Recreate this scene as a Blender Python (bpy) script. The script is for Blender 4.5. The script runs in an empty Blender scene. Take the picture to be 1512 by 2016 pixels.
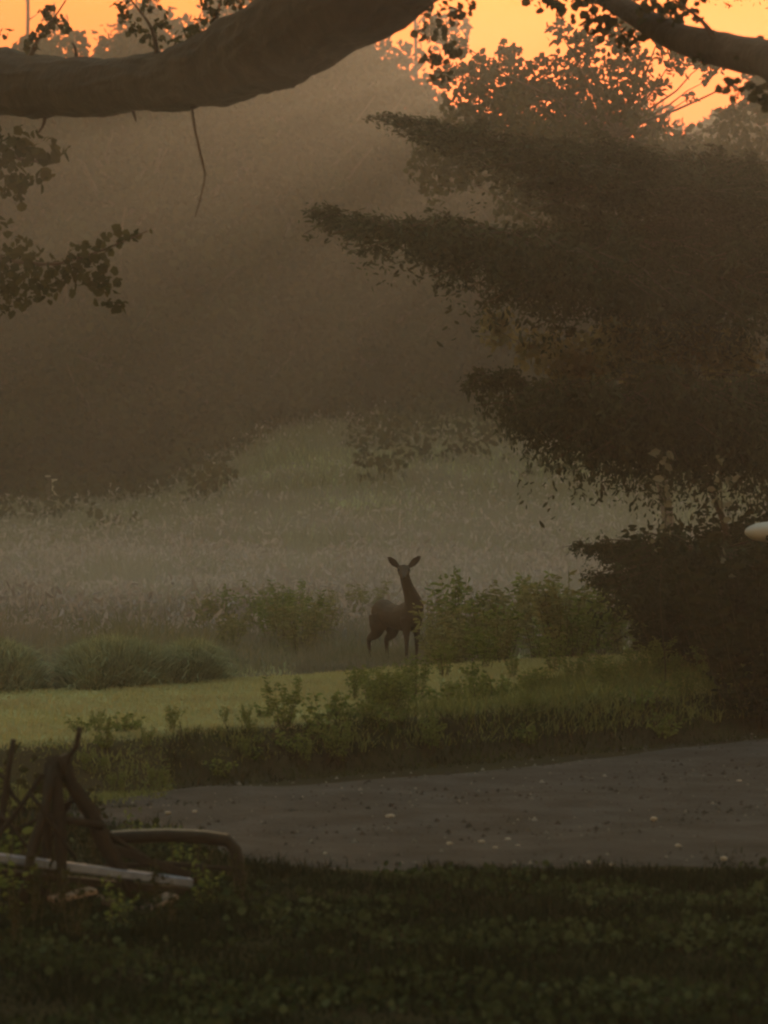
import bpy, bmesh, math, random
import numpy as np
from mathutils import Vector, Matrix

random.seed(7)
RNG = np.random.default_rng(7)
scene = bpy.context.scene
COL = scene.collection

# ---------------------------------------------------------------- camera
F_PX = 6975.0                 # focal length in pixels of the 1512 x 2016 photograph
EYE = 3.0                     # eye height over the drive
PITCH = math.atan(163.0 / F_PX)
cam_d = bpy.data.cameras.new('camera')
cam_d.sensor_fit = 'VERTICAL'
cam_d.sensor_height = 36.0
cam_d.sensor_width = 27.0
cam_d.lens = 36.0 * F_PX / 2016.0
cam_d.clip_start = 0.5
cam_d.clip_end = 3000
cam_d.dof.use_dof = True
cam_d.dof.focus_distance = 46.0
cam_d.dof.aperture_fstop = 3.2
cam = bpy.data.objects.new('camera', cam_d)
cam.location = (0, 0, EYE)
cam.rotation_euler = (math.radians(90) - PITCH, 0, 0)
COL.objects.link(cam)
scene.camera = cam

# ---------------------------------------------------------------- sky and sun (dusk, sun low behind the trees)
SUN_EL = math.radians(7.0)
SUN_AZ = math.radians(5.0)    # to the right of the view direction (+Y)
world = bpy.data.worlds.new('World')
scene.world = world
world.use_nodes = True
wn = world.node_tree
wn.nodes.clear()
sky = wn.nodes.new('ShaderNodeTexSky')
sky.sky_type = 'NISHITA'
sky.sun_disc = False
sky.sun_elevation = SUN_EL
sky.sun_rotation = SUN_AZ
sky.altitude = 200
sky.air_density = 5.2
sky.dust_density = 1.2
sky.ozone_density = 5.4
bg = wn.nodes.new('ShaderNodeBackground')
bg.inputs['Strength'].default_value = 0.10
wo = wn.nodes.new('ShaderNodeOutputWorld')
wn.links.new(sky.outputs['Color'], bg.inputs['Color'])
wn.links.new(bg.outputs['Background'], wo.inputs['Surface'])

sun_d = bpy.data.lights.new('sun', 'SUN')
sun_d.energy = 0.22
sun_d.angle = math.radians(0.5)
sun_d.color = (1.0, 0.62, 0.32)
sun = bpy.data.objects.new('sun', sun_d)
sdir = Vector((math.sin(SUN_AZ) * math.cos(SUN_EL), math.cos(SUN_AZ) * math.cos(SUN_EL), math.sin(SUN_EL)))
sun.rotation_euler = sdir.to_track_quat('Z', 'Y').to_euler()
sun.location = (8, 150, 30)
COL.objects.link(sun)

scene.view_settings.view_transform = 'Standard'
scene.view_settings.look = 'None'
scene.view_settings.gamma = 1.0
scene.view_settings.exposure = 2.98
scene.view_settings.use_curve_mapping = False

cy = scene.cycles
cy.use_denoising = True
cy.denoising_prefilter = 'ACCURATE'
cy.use_adaptive_sampling = False
cy.sampling_pattern = 'BLUE_NOISE'
cy.max_bounces = 6
cy.diffuse_bounces = 3
cy.glossy_bounces = 1
cy.transmission_bounces = 3
cy.volume_bounces = 1
cy.transparent_max_bounces = 8
cy.pixel_filter_type = 'BLACKMAN_HARRIS'
cy.filter_width = 2.2

# ---------------------------------------------------------------- helpers
def px(x, y, d):
    """world point at forward distance d seen at photograph pixel (x, y)"""
    u = (x - 756.0) / F_PX
    v = (1008.0 - y) / F_PX
    cp, sp = math.cos(PITCH), math.sin(PITCH)
    fy = cp + v * sp
    fz = -sp + v * cp
    return Vector((u / fy * d, d, EYE + fz / fy * d))

def px_ground(x, y, z=0.0):
    v = (1008.0 - y) / F_PX
    cp, sp = math.cos(PITCH), math.sin(PITCH)
    d = (z - EYE) * (cp + v * sp) / (-sp + v * cp)
    return px(x, y, d)

def tag(o, label=None, cat=None, group=None, kind=None):
    if label: o['label'] = label
    if cat: o['category'] = cat
    if group: o['group'] = group
    if kind: o['kind'] = kind
    return o

def empty(name, loc=(0, 0, 0), rz=0.0):
    o = bpy.data.objects.new(name, None)
    o.location = loc
    o.rotation_euler = (0, 0, rz)
    o.empty_display_size = 0.2
    COL.objects.link(o)
    return o

def link(name, me, mat=None, parent=None):
    o = bpy.data.objects.new(name, me)
    if mat is not None and not me.materials:
        me.materials.append(mat)
    COL.objects.link(o)
    if parent is not None:
        o.parent = parent
    return o

def mesh_np(name, co, loops, sizes, smooth=False, tint=None):
    me = bpy.data.meshes.new(name)
    co = np.asarray(co, np.float32); loops = np.asarray(loops, np.int32); sizes = np.asarray(sizes, np.int32)
    me.vertices.add(len(co)); me.vertices.foreach_set('co', co.ravel())
    me.loops.add(len(loops)); me.loops.foreach_set('vertex_index', loops)
    me.polygons.add(len(sizes))
    starts = np.concatenate(([0], np.cumsum(sizes)[:-1])).astype(np.int32)
    me.polygons.foreach_set('loop_start', starts)
    me.polygons.foreach_set('loop_total', sizes)
    if smooth:
        me.polygons.foreach_set('use_smooth', np.ones(len(sizes), bool))
    if tint is not None:
        a = me.attributes.new('tint', 'FLOAT', 'POINT')
        a.data.foreach_set('value', np.asarray(tint, np.float32))
    me.update(calc_edges=True)
    return me

def mesh_pd(name, verts, faces, smooth=False):
    me = bpy.data.meshes.new(name)
    me.from_pydata([tuple(v) for v in verts], [], faces)
    if smooth:
        me.polygons.foreach_set('use_smooth', np.ones(len(faces), bool))
    me.update()
    return me

def norm(a):
    return a / np.maximum(np.linalg.norm(a, axis=-1, keepdims=True), 1e-9)

def sstep(a, b, x):
    t = np.clip((x - a) / (b - a), 0, 1)
    return t * t * (3 - 2 * t)

# cheap value noise for scattering
_NG = np.random.default_rng(3).random((64, 64))
def vnoise(x, y, s):
    x = np.asarray(x) / s; y = np.asarray(y) / s
    xi = np.floor(x).astype(int); yi = np.floor(y).astype(int)
    fx = x - xi; fy = y - yi
    fx = fx * fx * (3 - 2 * fx); fy = fy * fy * (3 - 2 * fy)
    g = lambda i, j: _NG[i % 64, j % 64]
    return ((g(xi, yi) * (1 - fx) + g(xi + 1, yi) * fx) * (1 - fy)
            + (g(xi, yi + 1) * (1 - fx) + g(xi + 1, yi + 1) * fx) * fy)

def blades(name, P, H, W, lean=0.35, mat=None, curl=0.5, yaw=None):
    """grass: P (n,3) roots, H heights, W widths -> one mesh"""
    n = len(P)
    yaw = RNG.uniform(0, 2 * math.pi, n) if yaw is None else yaw
    side = np.stack([np.cos(yaw), np.sin(yaw), np.zeros(n)], 1)
    la = RNG.uniform(0, 2 * math.pi, n)
    lm = np.abs(RNG.normal(0, lean, n))
    ld = np.stack([np.cos(la) * lm, np.sin(la) * lm, np.zeros(n)], 1)
    up = np.array([0, 0, 1.0])
    H = H[:, None]; W = W[:, None]
    mid = P + (up * 0.55 + ld * 0.4) * H
    tip = P + (up * (1 - curl * lm[:, None] * 0.6) + ld * 1.15) * H
    co = np.empty((n, 5, 3))
    co[:, 0] = P - side * W * 0.5; co[:, 1] = P + side * W * 0.5
    co[:, 2] = mid + side * W * 0.42; co[:, 3] = mid - side * W * 0.42
    co[:, 4] = tip
    b = (np.arange(n) * 5)[:, None]
    loops = (b + np.array([[0, 1, 2, 3, 3, 2, 4]])).ravel()
    sizes = np.tile([4, 3], n)
    t = np.repeat(RNG.random(n), 5)
    return mesh_np(name, co.reshape(-1, 3), loops, sizes, tint=t)

def leaves(name, C, size, aspect=1.0, flat=0.0, fold=0.15, droop=0.0, rng=None):
    """leaf-shaped faces (six corners, slightly folded) at the points C"""
    rng = rng or RNG
    n = len(C)
    size = np.broadcast_to(np.asarray(size, float), (n,))[:, None]
    d = rng.normal(0, 1, (n, 3)); d[:, 2] = d[:, 2] * (1 - flat) - droop; d = norm(d)
    r = rng.normal(0, 1, (n, 3)); r[:, 2] *= (1 - flat)
    s = norm(np.cross(d, r)); nn = np.cross(s, d)
    w = size * 0.5 * aspect
    co = np.empty((n, 6, 3))
    co[:, 0] = C
    co[:, 1] = C + d * size * 0.35 + s * w + nn * size * fold
    co[:, 2] = C + d * size * 0.75 + s * w * 0.75 + nn * size * fold
    co[:, 3] = C + d * size
    co[:, 4] = C + d * size * 0.75 - s * w * 0.75 + nn * size * fold
    co[:, 5] = C + d * size * 0.35 - s * w + nn * size * fold
    b = (np.arange(n) * 6)[:, None]
    loops = (b + np.array([[0, 1, 2, 3, 0, 3, 4, 5]])).ravel()
    sizes = np.full(2 * n, 4)
    t = np.repeat(rng.random(n), 6)
    return co.reshape(-1, 3), loops, sizes, t

def leaf_mesh(name, C, size, **k):
    co, lo, si, t = leaves(name, np.asarray(C, float), size, **k)
    return mesh_np(name, co, lo, si, tint=t)

def tube(path, radii, sides=10, bump=0.0, seed=0, cap=True):
    """verts, faces of a tapered tube along path; bump gives an uneven bark outline"""
    rr = random.Random(seed)
    path = [Vector(p) for p in path]
    n = len(path)
    V, Fc = [], []
    prev = None
    for i, p in enumerate(path):
        t = (path[min(i + 1, n - 1)] - path[max(i - 1, 0)]).normalized()
        if prev is None:
            a = Vector((0, 0, 1)) if abs(t.z) < 0.9 else Vector((1, 0, 0))
            u = t.cross(a).normalized()
        else:
            u = (prev - t * prev.dot(t)).normalized()
        prev = u
        w = t.cross(u)
        for k in range(sides):
            an = 2 * math.pi * k / sides
            r = radii[i] * (1 + bump * rr.uniform(-1, 1))
            V.append(p + (u * math.cos(an) + w * math.sin(an)) * r)
    for i in range(n - 1):
        for k in range(sides):
            a = i * sides + k; b = i * sides + (k + 1) % sides
            Fc.append((a, b, b + sides, a + sides))
    if cap:
        Fc.append(tuple(range(sides - 1, -1, -1)))
        Fc.append(tuple((n - 1) * sides + k for k in range(sides)))
    return V, Fc

def tubes_mesh(name, lst):
    V, Fc = [], []
    for v, f in lst:
        o = len(V); V += v; Fc += [tuple(i + o for i in q) for q in f]
    return mesh_pd(name, V, Fc, True)

def spline(pts, n):
    """Catmull-Rom through tuples (any dimension)"""
    P = np.array(pts, float)
    P = np.vstack([2 * P[0] - P[1], P, 2 * P[-1] - P[-2]])
    out = []
    m = len(P) - 3
    for t in np.linspace(0, m - 1e-6, n):
        i = int(t); f = t - i
        a, b, c, d = P[i], P[i + 1], P[i + 2], P[i + 3]
        out.append(0.5 * (2 * b + (c - a) * f + (2 * a - 5 * b + 4 * c - d) * f * f + (3 * b - a - 3 * c + d) * f ** 3))
    return np.array(out)

def box_mesh(name, sx, sy, sz, bevel=0.004):
    bm = bmesh.new()
    bmesh.ops.create_cube(bm, size=1.0)
    bmesh.ops.scale(bm, vec=(sx, sy, sz), verts=bm.verts)
    bmesh.ops.bevel(bm, geom=bm.edges[:], offset=bevel, segments=1, affect='EDGES')
    me = bpy.data.meshes.new(name)
    bm.to_mesh(me); bm.free()
    return me

# ---------------------------------------------------------------- materials
def new_mat(name):
    m = bpy.data.materials.new(name)
    m.use_nodes = True
    m.node_tree.nodes.clear()
    return m, m.node_tree

def node(nt, t, **k):
    n = nt.nodes.new(t)
    for a, v in k.items():
        setattr(n, a, v)
    return n

def noise_ramp(nt, scale, stops, detail=4, coord='Object', rough=0.6):
    tc = node(nt, 'ShaderNodeTexCoord')
    no = node(nt, 'ShaderNodeTexNoise')
    no.inputs['Scale'].default_value = scale
    no.inputs['Detail'].default_value = detail
    no.inputs['Roughness'].default_value = rough
    nt.links.new(tc.outputs[coord], no.inputs['Vector'])
    cr = node(nt, 'ShaderNodeValToRGB')
    e = cr.color_ramp.elements
    while len(e) < len(stops):
        e.new(0.5)
    for el, (p, c) in zip(e, stops):
        el.position = p; el.color = (*c, 1)
    nt.links.new(no.outputs['Fac'], cr.inputs['Fac'])
    return cr, no

def mat_leaf(name, c1, c2, patch=None, scale=1.5, trans=0.3, coord='Object'):
    """leaves and grass: two tints per blade, large patches of another tint"""
    m, nt = new_mat(name)
    at = node(nt, 'ShaderNodeAttribute'); at.attribute_name = 'tint'
    mx = node(nt, 'ShaderNodeMix'); mx.data_type = 'RGBA'
    mx.inputs['A'].default_value = (*c1, 1); mx.inputs['B'].default_value = (*c2, 1)
    nt.links.new(at.outputs['Fac'], mx.inputs['Factor'])
    col = mx.outputs['Result']
    if patch:
        cr, no = noise_ramp(nt, scale, [(0.42, (0, 0, 0)), (0.62, (1, 1, 1))], coord=coord)
        m2 = node(nt, 'ShaderNodeMix'); m2.data_type = 'RGBA'
        nt.links.new(cr.outputs['Color'], m2.inputs['Factor'])
        nt.links.new(col, m2.inputs['A'])
        m2.inputs['B'].default_value = (*patch, 1)
        col = m2.outputs['Result']
    pb = node(nt, 'ShaderNodeBsdfDiffuse')
    tr = node(nt, 'ShaderNodeBsdfTranslucent')
    nt.links.new(col, pb.inputs['Color']); nt.links.new(col, tr.inputs['Color'])
    ms = node(nt, 'ShaderNodeMixShader'); ms.inputs['Fac'].default_value = trans
    nt.links.new(pb.outputs[0], ms.inputs[1]); nt.links.new(tr.outputs[0], ms.inputs[2])
    out = node(nt, 'ShaderNodeOutputMaterial')
    nt.links.new(ms.outputs[0], out.inputs['Surface'])
    return m

def mat_solid(name, stops, scale=6.0, rough=0.8, metal=0.0, bump=0.0, bscale=40.0, detail=5):
    m, nt = new_mat(name)
    cr, no = noise_ramp(nt, scale, stops, detail=detail)
    pb = node(nt, 'ShaderNodeBsdfPrincipled')
    pb.inputs['Roughness'].default_value = rough
    pb.inputs['Metallic'].default_value = metal
    nt.links.new(cr.outputs['Color'], pb.inputs['Base Color'])
    if bump:
        tc = node(nt, 'ShaderNodeTexCoord')
        n2 = node(nt, 'ShaderNodeTexNoise'); n2.inputs['Scale'].default_value = bscale; n2.inputs['Detail'].default_value = 6
        nt.links.new(tc.outputs['Object'], n2.inputs['Vector'])
        bp = node(nt, 'ShaderNodeBump'); bp.inputs['Strength'].default_value = bump; bp.inputs['Distance'].default_value = 0.02
        nt.links.new(n2.outputs['Fac'], bp.inputs['Height'])
        nt.links.new(bp.outputs[0], pb.inputs['Normal'])
    out = node(nt, 'ShaderNodeOutputMaterial')
    nt.links.new(pb.outputs[0], out.inputs['Surface'])
    return m

M = {}
M['soil'] = mat_solid('ground soil', [(0.3, (0.05, 0.04, 0.028)), (0.7, (0.07, 0.07, 0.035))], 1.2, 0.95, bump=0.6, bscale=9)
M['gravel'] = mat_solid('gravel', [(0.3, (0.014, 0.013, 0.014)), (0.5, (0.036, 0.035, 0.041)), (0.70, (0.066, 0.064, 0.074))], 1.6, 0.95, bump=1.0, bscale=22, detail=14)
M['stone'] = mat_solid('pale stone', [(0.3, (0.36, 0.34, 0.31)), (0.7, (0.52, 0.50, 0.47))], 20, 0.9, bump=0.4)
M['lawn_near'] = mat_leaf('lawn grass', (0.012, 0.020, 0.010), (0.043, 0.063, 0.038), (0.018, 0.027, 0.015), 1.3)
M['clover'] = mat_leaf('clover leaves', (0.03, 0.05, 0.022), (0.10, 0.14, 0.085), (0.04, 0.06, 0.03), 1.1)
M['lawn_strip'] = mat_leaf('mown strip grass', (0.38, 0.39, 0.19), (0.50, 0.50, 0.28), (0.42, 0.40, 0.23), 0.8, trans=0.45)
M['verge'] = mat_leaf('verge grass', (0.15, 0.18, 0.065), (0.34, 0.38, 0.16), (0.20, 0.22, 0.085), 1.6, trans=0.4)  # lit top of the bank: light put into a paler grass colour
M['bank'] = mat_leaf('shade-toned bank grass', (0.045, 0.06, 0.025), (0.085, 0.10, 0.04), (0.04, 0.038, 0.025), 1.5)  # shade on the bank face put into a darker grass colour
M['meadow'] = mat_leaf('meadow grass', (0.155, 0.165, 0.10), (0.265, 0.27, 0.19), (0.26, 0.25, 0.235), 0.25, trans=0.4)
M['mound'] = mat_leaf('mound grass', (0.18, 0.22, 0.13), (0.40, 0.45, 0.29))
M['mound_core'] = mat_solid('mound thatch', [(0.3, (0.22, 0.25, 0.15)), (0.7, (0.32, 0.35, 0.22))], 3.0, 0.95, bump=0.8, bscale=14)
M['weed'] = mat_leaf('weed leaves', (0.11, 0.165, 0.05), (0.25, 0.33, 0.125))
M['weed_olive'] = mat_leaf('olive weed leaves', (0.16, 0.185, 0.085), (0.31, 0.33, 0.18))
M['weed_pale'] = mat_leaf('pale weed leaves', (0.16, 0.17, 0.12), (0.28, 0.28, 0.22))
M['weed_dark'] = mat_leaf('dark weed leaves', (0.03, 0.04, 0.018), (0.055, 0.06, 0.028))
M['stem'] = mat_solid('weed stem', [(0.3, (0.05, 0.05, 0.025)), (0.7, (0.08, 0.075, 0.04))], 10)
M['leaf'] = mat_leaf('broadleaf foliage', (0.035, 0.045, 0.018), (0.07, 0.075, 0.03), trans=0.35)
M['leaf_far'] = mat_leaf('hazy foliage', (0.04, 0.045, 0.02), (0.08, 0.08, 0.035), (0.06, 0.055, 0.03), 0.3, trans=0.3)
M['leaf_yellow'] = mat_leaf('yellowing foliage', (0.17, 0.16, 0.085), (0.28, 0.255, 0.145), trans=0.5)
M['needle'] = mat_leaf('spruce needles', (0.045, 0.055, 0.034), (0.085, 0.10, 0.062), trans=0.1)
M['bark'] = mat_solid('bark', [(0.3, (0.06, 0.045, 0.033)), (0.7, (0.11, 0.085, 0.065))], 5, 0.9, bump=1.0, bscale=25)
M['bark_dark'] = mat_solid('dark furrowed bark', [(0.3, (0.018, 0.013, 0.009)), (0.7, (0.046, 0.034, 0.024))], 4, 0.95, bump=1.0, bscale=14)
M['fur'] = mat_solid('deer coat', [(0.3, (0.038, 0.026, 0.018)), (0.7, (0.062, 0.044, 0.031))], 9, 0.85, bump=0.3, bscale=120)
M['black'] = mat_solid('dark eye', [(0.3, (0.01, 0.009, 0.008)), (0.7, (0.016, 0.014, 0.012))], 9, 0.25)
M['rust'] = mat_solid('dark rusty iron', [(0.3, (0.010, 0.009, 0.008)), (0.7, (0.028, 0.023, 0.018))], 12, 0.85, bump=0.5, bscale=50)
M['zinc'] = mat_solid('zinc bar', [(0.3, (0.18, 0.225, 0.35)), (0.7, (0.29, 0.35, 0.50))], 14, 0.55, metal=0.2)
M['board'] = mat_solid('weathered board', [(0.3, (0.05, 0.043, 0.034)), (0.7, (0.10, 0.085, 0.068))], 10, 0.9, bump=0.6, bscale=60)
M['pinkwood'] = mat_solid('bare pinkish board', [(0.3, (0.26, 0.20, 0.17)), (0.7, (0.36, 0.28, 0.24))], 10, 0.9)
M['white'] = mat_solid('white paint', [(0.3, (0.42, 0.46, 0.48)), (0.7, (0.62, 0.66, 0.67))], 3, 0.4)

def mat_earth():
    m, nt = new_mat('earth and thatch')
    a, _ = noise_ramp(nt, 1.2, [(0.3, (0.05, 0.04, 0.028)), (0.7, (0.065, 0.062, 0.035))])
    b, _ = noise_ramp(nt, 2.5, [(0.3, (0.33, 0.34, 0.165)), (0.7, (0.44, 0.44, 0.23))])
    at = node(nt, 'ShaderNodeAttribute'); at.attribute_name = 'tint'
    mx = node(nt, 'ShaderNodeMix'); mx.data_type = 'RGBA'
    nt.links.new(at.outputs['Fac'], mx.inputs['Factor'])
    nt.links.new(a.outputs['Color'], mx.inputs['A']); nt.links.new(b.outputs['Color'], mx.inputs['B'])
    pb = node(nt, 'ShaderNodeBsdfDiffuse')
    nt.links.new(mx.outputs['Result'], pb.inputs['Color'])
    out = node(nt, 'ShaderNodeOutputMaterial'); nt.links.new(pb.outputs[0], out.inputs['Surface'])
    return m
M['earth'] = mat_earth()

# ---------------------------------------------------------------- terrain
N_ROAD = (-0.678, 0.735)      # across the drive, away from the camera
T0 = 22.89
def tdist(x, y):
    return N_ROAD[0] * x + N_ROAD[1] * y - T0

def ground_z(x, y):
    x = np.asarray(x, float); y = np.asarray(y, float)
    t = tdist(x, y)
    bank = 0.35 * sstep(0.0, 0.9, t) * (1 - sstep(5.7, 7.6, t))
    right = sstep(-9.5, -2.5, x * 118 / np.maximum(y, 60))
    rise = sstep(66, 132, y) * (0.75 + 2.65 * right)
    far = np.maximum(y - 140, 0) * 0.02
    dip = -0.12 * np.exp(-((y - 56) / 9.0) ** 2)
    rough = 0.035 * (vnoise(x, y, 1.3) - 0.5) * sstep(0.2, 1.2, np.abs(t + 3.0) - 2.6) + 0.10 * (vnoise(x, y, 6) - 0.5) * sstep(8, 12, t)
    return bank + rise + far + dip + rough

# graded sheet: fine near the camera, coarse out to the horizon
ys = np.concatenate([np.linspace(-60, 14, 12), np.linspace(15, 50, 160), np.linspace(50.6, 150, 120), np.linspace(160, 2400, 20)])
xs = np.concatenate([np.linspace(-1500, -60, 10), np.linspace(-52, -16, 20), np.linspace(-15, 15, 130), np.linspace(16, 52, 20), np.linspace(60, 1500, 10)])
X, Y = np.meshgrid(xs, ys)
Z = ground_z(X, Y)
nx, ny = len(xs), len(ys)
co = np.stack([X, Y, Z], -1).reshape(-1, 3)
i = np.arange(ny - 1)[:, None] * nx + np.arange(nx - 1)[None, :]
q = np.stack([i, i + 1, i + nx + 1, i + nx], -1).reshape(-1)
tq = tdist(X, Y).ravel()
zone = sstep(0.7, 1.3, tq) * (0.75 + 0.25 * (1 - sstep(6, 8, tq)))
ground = link('ground', mesh_np('ground', co, q, np.full(len(q) // 4, 4), True, tint=zone), M['earth'])
tag(ground, 'dark uneven earth under the lawn, bank and meadow', 'ground', kind='structure')

# gravel drive: one sheet with uneven edges
far_e = [(-60, 1600), (150, 1583), (280, 1562), (390, 1548), (560, 1540), (750, 1528), (1000, 1505), (1250, 1475), (1512, 1446), (1900, 1400), (2500, 1345)]
near_e = [(-60, 1612), (150, 1618), (280, 1640), (390, 1668), (520, 1712), (750, 1724), (1000, 1724), (1250, 1722), (1512, 1716), (1900, 1672), (2500, 1650)]
fe = spline([px_ground(*p)[:2] for p in far_e], 140)
ne = spline([px_ground(*p)[:2] for p in near_e], 140)
V = []; Fc = []
K = 14
for a in range(140):
    for k in range(K):
        f = k / (K - 1)
        p = fe[a] * (1 - f) + ne[a] * f
        wob = 0.16 * (vnoise(p[0] * 3, p[1] * 3, 1.0) - 0.5)
        if k in (0, K - 1):
            p = p + np.array([0, wob * 1.5])
        z = 0.022 + 0.03 * (vnoise(p[0], p[1], 0.7) - 0.5) - 0.01 * math.cos(f * 6 * math.pi)
        if k in (0, K - 1):
            z = -0.03
        V.append((p[0], p[1], z))
for a in range(139):
    for k in range(K - 1):
        b = a * K + k
        Fc.append((b, b + 1, b + K + 1, b + K))
drive = link('gravel_drive', mesh_pd('gravel_drive', V, Fc, True), M['gravel'])
tag(drive, 'grey gravel drive crossing between the near lawn and the grassy bank', 'drive', kind='structure')
def in_road(x, y):
    over = (x < -1.15) & (vnoise(x, y, 0.5) > 0.45 + 0.35 * sstep(-2.6, -1.15, x))
    fy = np.interp(x, fe[:, 0], fe[:, 1]); nyv = np.interp(x, ne[:, 0], ne[:, 1])
    return (y < fy) & (y > nyv) & ~over

# loose gravel on the drive
n = 9000
gx = RNG.uniform(-5, 6, n); gy = RNG.uniform(22, 38, n)
k = in_road(gx, gy); gx, gy = gx[k], gy[k]; n = len(gx)
r = RNG.uniform(0.006, 0.026, n) * (0.6 + 0.8 * RNG.random(n) ** 3)
tet = np.array([[1, 0, -.3], [-.5, .87, -.3], [-.5, -.87, -.3], [0, 0, .7]])
yaw = RNG.uniform(0, 6.28, n)
c, s = np.cos(yaw), np.sin(yaw)
gz = 0.022 + 0.03 * (vnoise(gx, gy, 0.7) - 0.5) + r * 0.3
pts = np.stack([tet[None, :, 0] * c[:, None] - tet[None, :, 1] * s[:, None], tet[None, :, 0] * s[:, None] + tet[None, :, 1] * c[:, None], np.broadcast_to(tet[None, :, 2], (n, 4))], -1) * r[:, None, None]
pts += np.stack([gx, gy, gz], -1)[:, None, :]
b = (np.arange(n) * 4)[:, None]
lp = (b + np.array([[0, 1, 3, 1, 2, 3, 2, 0, 3]])).ravel()
M['grit'] = mat_leaf('grit', (0.06, 0.055, 0.05), (0.26, 0.25, 0.24), trans=0.0)
gr = link('loose_gravel', mesh_np('loose_gravel', pts.reshape(-1, 3), lp, np.full(3 * n, 3), tint=np.repeat(RNG.random(n) ** 5, 4)), M['grit'])
tag(gr, 'loose grey grit scattered over the drive', 'gravel', kind='stuff')

# ---------------------------------------------------------------- grass
def scatter(n, x0, x1, y0, y1, keep=None, taper=True):
    y = RNG.uniform(y0, y1, n)
    x = RNG.uniform(-1, 1, n)
    if taper:   # widens with distance from the house
        hw = (x1 - x0) / 2 * (y / y1); x = x * hw + (x0 + x1) / 2
    else:
        x = (x + 1) / 2 * (x1 - x0) + x0
    if keep is not None:
        k = keep(x, y); x, y = x[k], y[k]
    return x, y

# near lawn
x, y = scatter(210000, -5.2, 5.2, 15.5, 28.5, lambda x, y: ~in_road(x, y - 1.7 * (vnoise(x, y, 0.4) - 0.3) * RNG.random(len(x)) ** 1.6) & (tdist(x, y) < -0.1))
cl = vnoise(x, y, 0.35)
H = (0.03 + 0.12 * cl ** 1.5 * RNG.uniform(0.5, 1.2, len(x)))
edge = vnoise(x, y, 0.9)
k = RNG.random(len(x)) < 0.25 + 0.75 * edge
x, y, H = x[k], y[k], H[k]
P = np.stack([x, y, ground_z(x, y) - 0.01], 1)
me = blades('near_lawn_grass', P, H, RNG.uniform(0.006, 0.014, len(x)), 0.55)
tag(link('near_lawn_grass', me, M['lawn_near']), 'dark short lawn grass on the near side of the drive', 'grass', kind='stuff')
# broad clover and plantain leaves in the near lawn
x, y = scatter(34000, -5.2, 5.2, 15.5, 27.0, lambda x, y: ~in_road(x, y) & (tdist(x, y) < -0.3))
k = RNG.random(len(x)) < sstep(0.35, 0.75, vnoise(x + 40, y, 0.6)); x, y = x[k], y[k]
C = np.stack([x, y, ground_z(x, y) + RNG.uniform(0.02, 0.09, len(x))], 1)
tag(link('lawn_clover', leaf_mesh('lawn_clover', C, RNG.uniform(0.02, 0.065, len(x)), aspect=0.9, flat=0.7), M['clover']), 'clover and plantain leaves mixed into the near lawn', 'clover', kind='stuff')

# mown strip on top of the bank
x, y = scatter(150000, -8.5, 8.5, 27.5, 45, lambda x, y: (tdist(x, y) > 0.75) & (tdist(x, y) < 6.4))
P = np.stack([x, y, ground_z(x, y) - 0.01], 1)
H = 0.04 + 0.05 * vnoise(x, y, 0.5) * RNG.uniform(0.6, 1.3, len(x))
tag(link('mown_strip_grass', blades('mown_strip_grass', P, H, RNG.uniform(0.008, 0.016, len(x)), 1.1, curl=0.9), M['lawn_strip']), 'pale yellow-green mown grass along the top of the bank', 'grass', kind='stuff')
# long grass hanging on the face of the bank, its shade coloured in
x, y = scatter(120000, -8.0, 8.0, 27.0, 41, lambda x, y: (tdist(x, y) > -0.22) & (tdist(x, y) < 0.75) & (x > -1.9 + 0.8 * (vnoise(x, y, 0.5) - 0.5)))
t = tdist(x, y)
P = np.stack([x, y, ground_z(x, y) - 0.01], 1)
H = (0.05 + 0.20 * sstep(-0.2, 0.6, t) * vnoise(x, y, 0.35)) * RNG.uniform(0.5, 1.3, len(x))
tag(link('shade_toned_bank_grass', blades('shade_toned_bank_grass', P, H, RNG.uniform(0.007, 0.015, len(x)), 0.75), M['bank']), 'rough grass with painted-in shade on the face of the bank above the drive', 'grass', kind='stuff')
# shaggy longer grass along the top of the bank, wider towards the spruce
wide = lambda x, y: 1.0 + 3.4 * sstep(-0.6, 3.0, x) + 0.9 * (vnoise(x, y, 1.1) - 0.5)
x, y = scatter(190000, -8.0, 8.0, 27.0, 44, lambda x, y: (tdist(x, y) > np.where(x < -1.75, -0.7, 0.35)) & (tdist(x, y) < wide(x, y)))
t = tdist(x, y)
P = np.stack([x, y, ground_z(x, y) - 0.01], 1)
k = RNG.random(len(x)) < 0.25 + 0.75 * sstep(0.3, 0.6, vnoise(x, y, 0.5))
x, y, t, P = x[k], y[k], t[k], P[k]
H = (0.07 + 0.26 * vnoise(x + 9, y, 0.55) ** 1.4) * RNG.uniform(0.5, 1.3, len(x)) * (1 - 0.5 * sstep(0.7, 1.0, t / wide(x, y))) * (0.5 + 0.5 * sstep(-1.2, 0.8, x))
tag(link('verge_grass', blades('verge_grass', P, H, RNG.uniform(0.008, 0.017, len(x)), 1.15), M['verge']), 'shaggy green long grass along the top of the bank', 'grass', kind='stuff')

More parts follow.
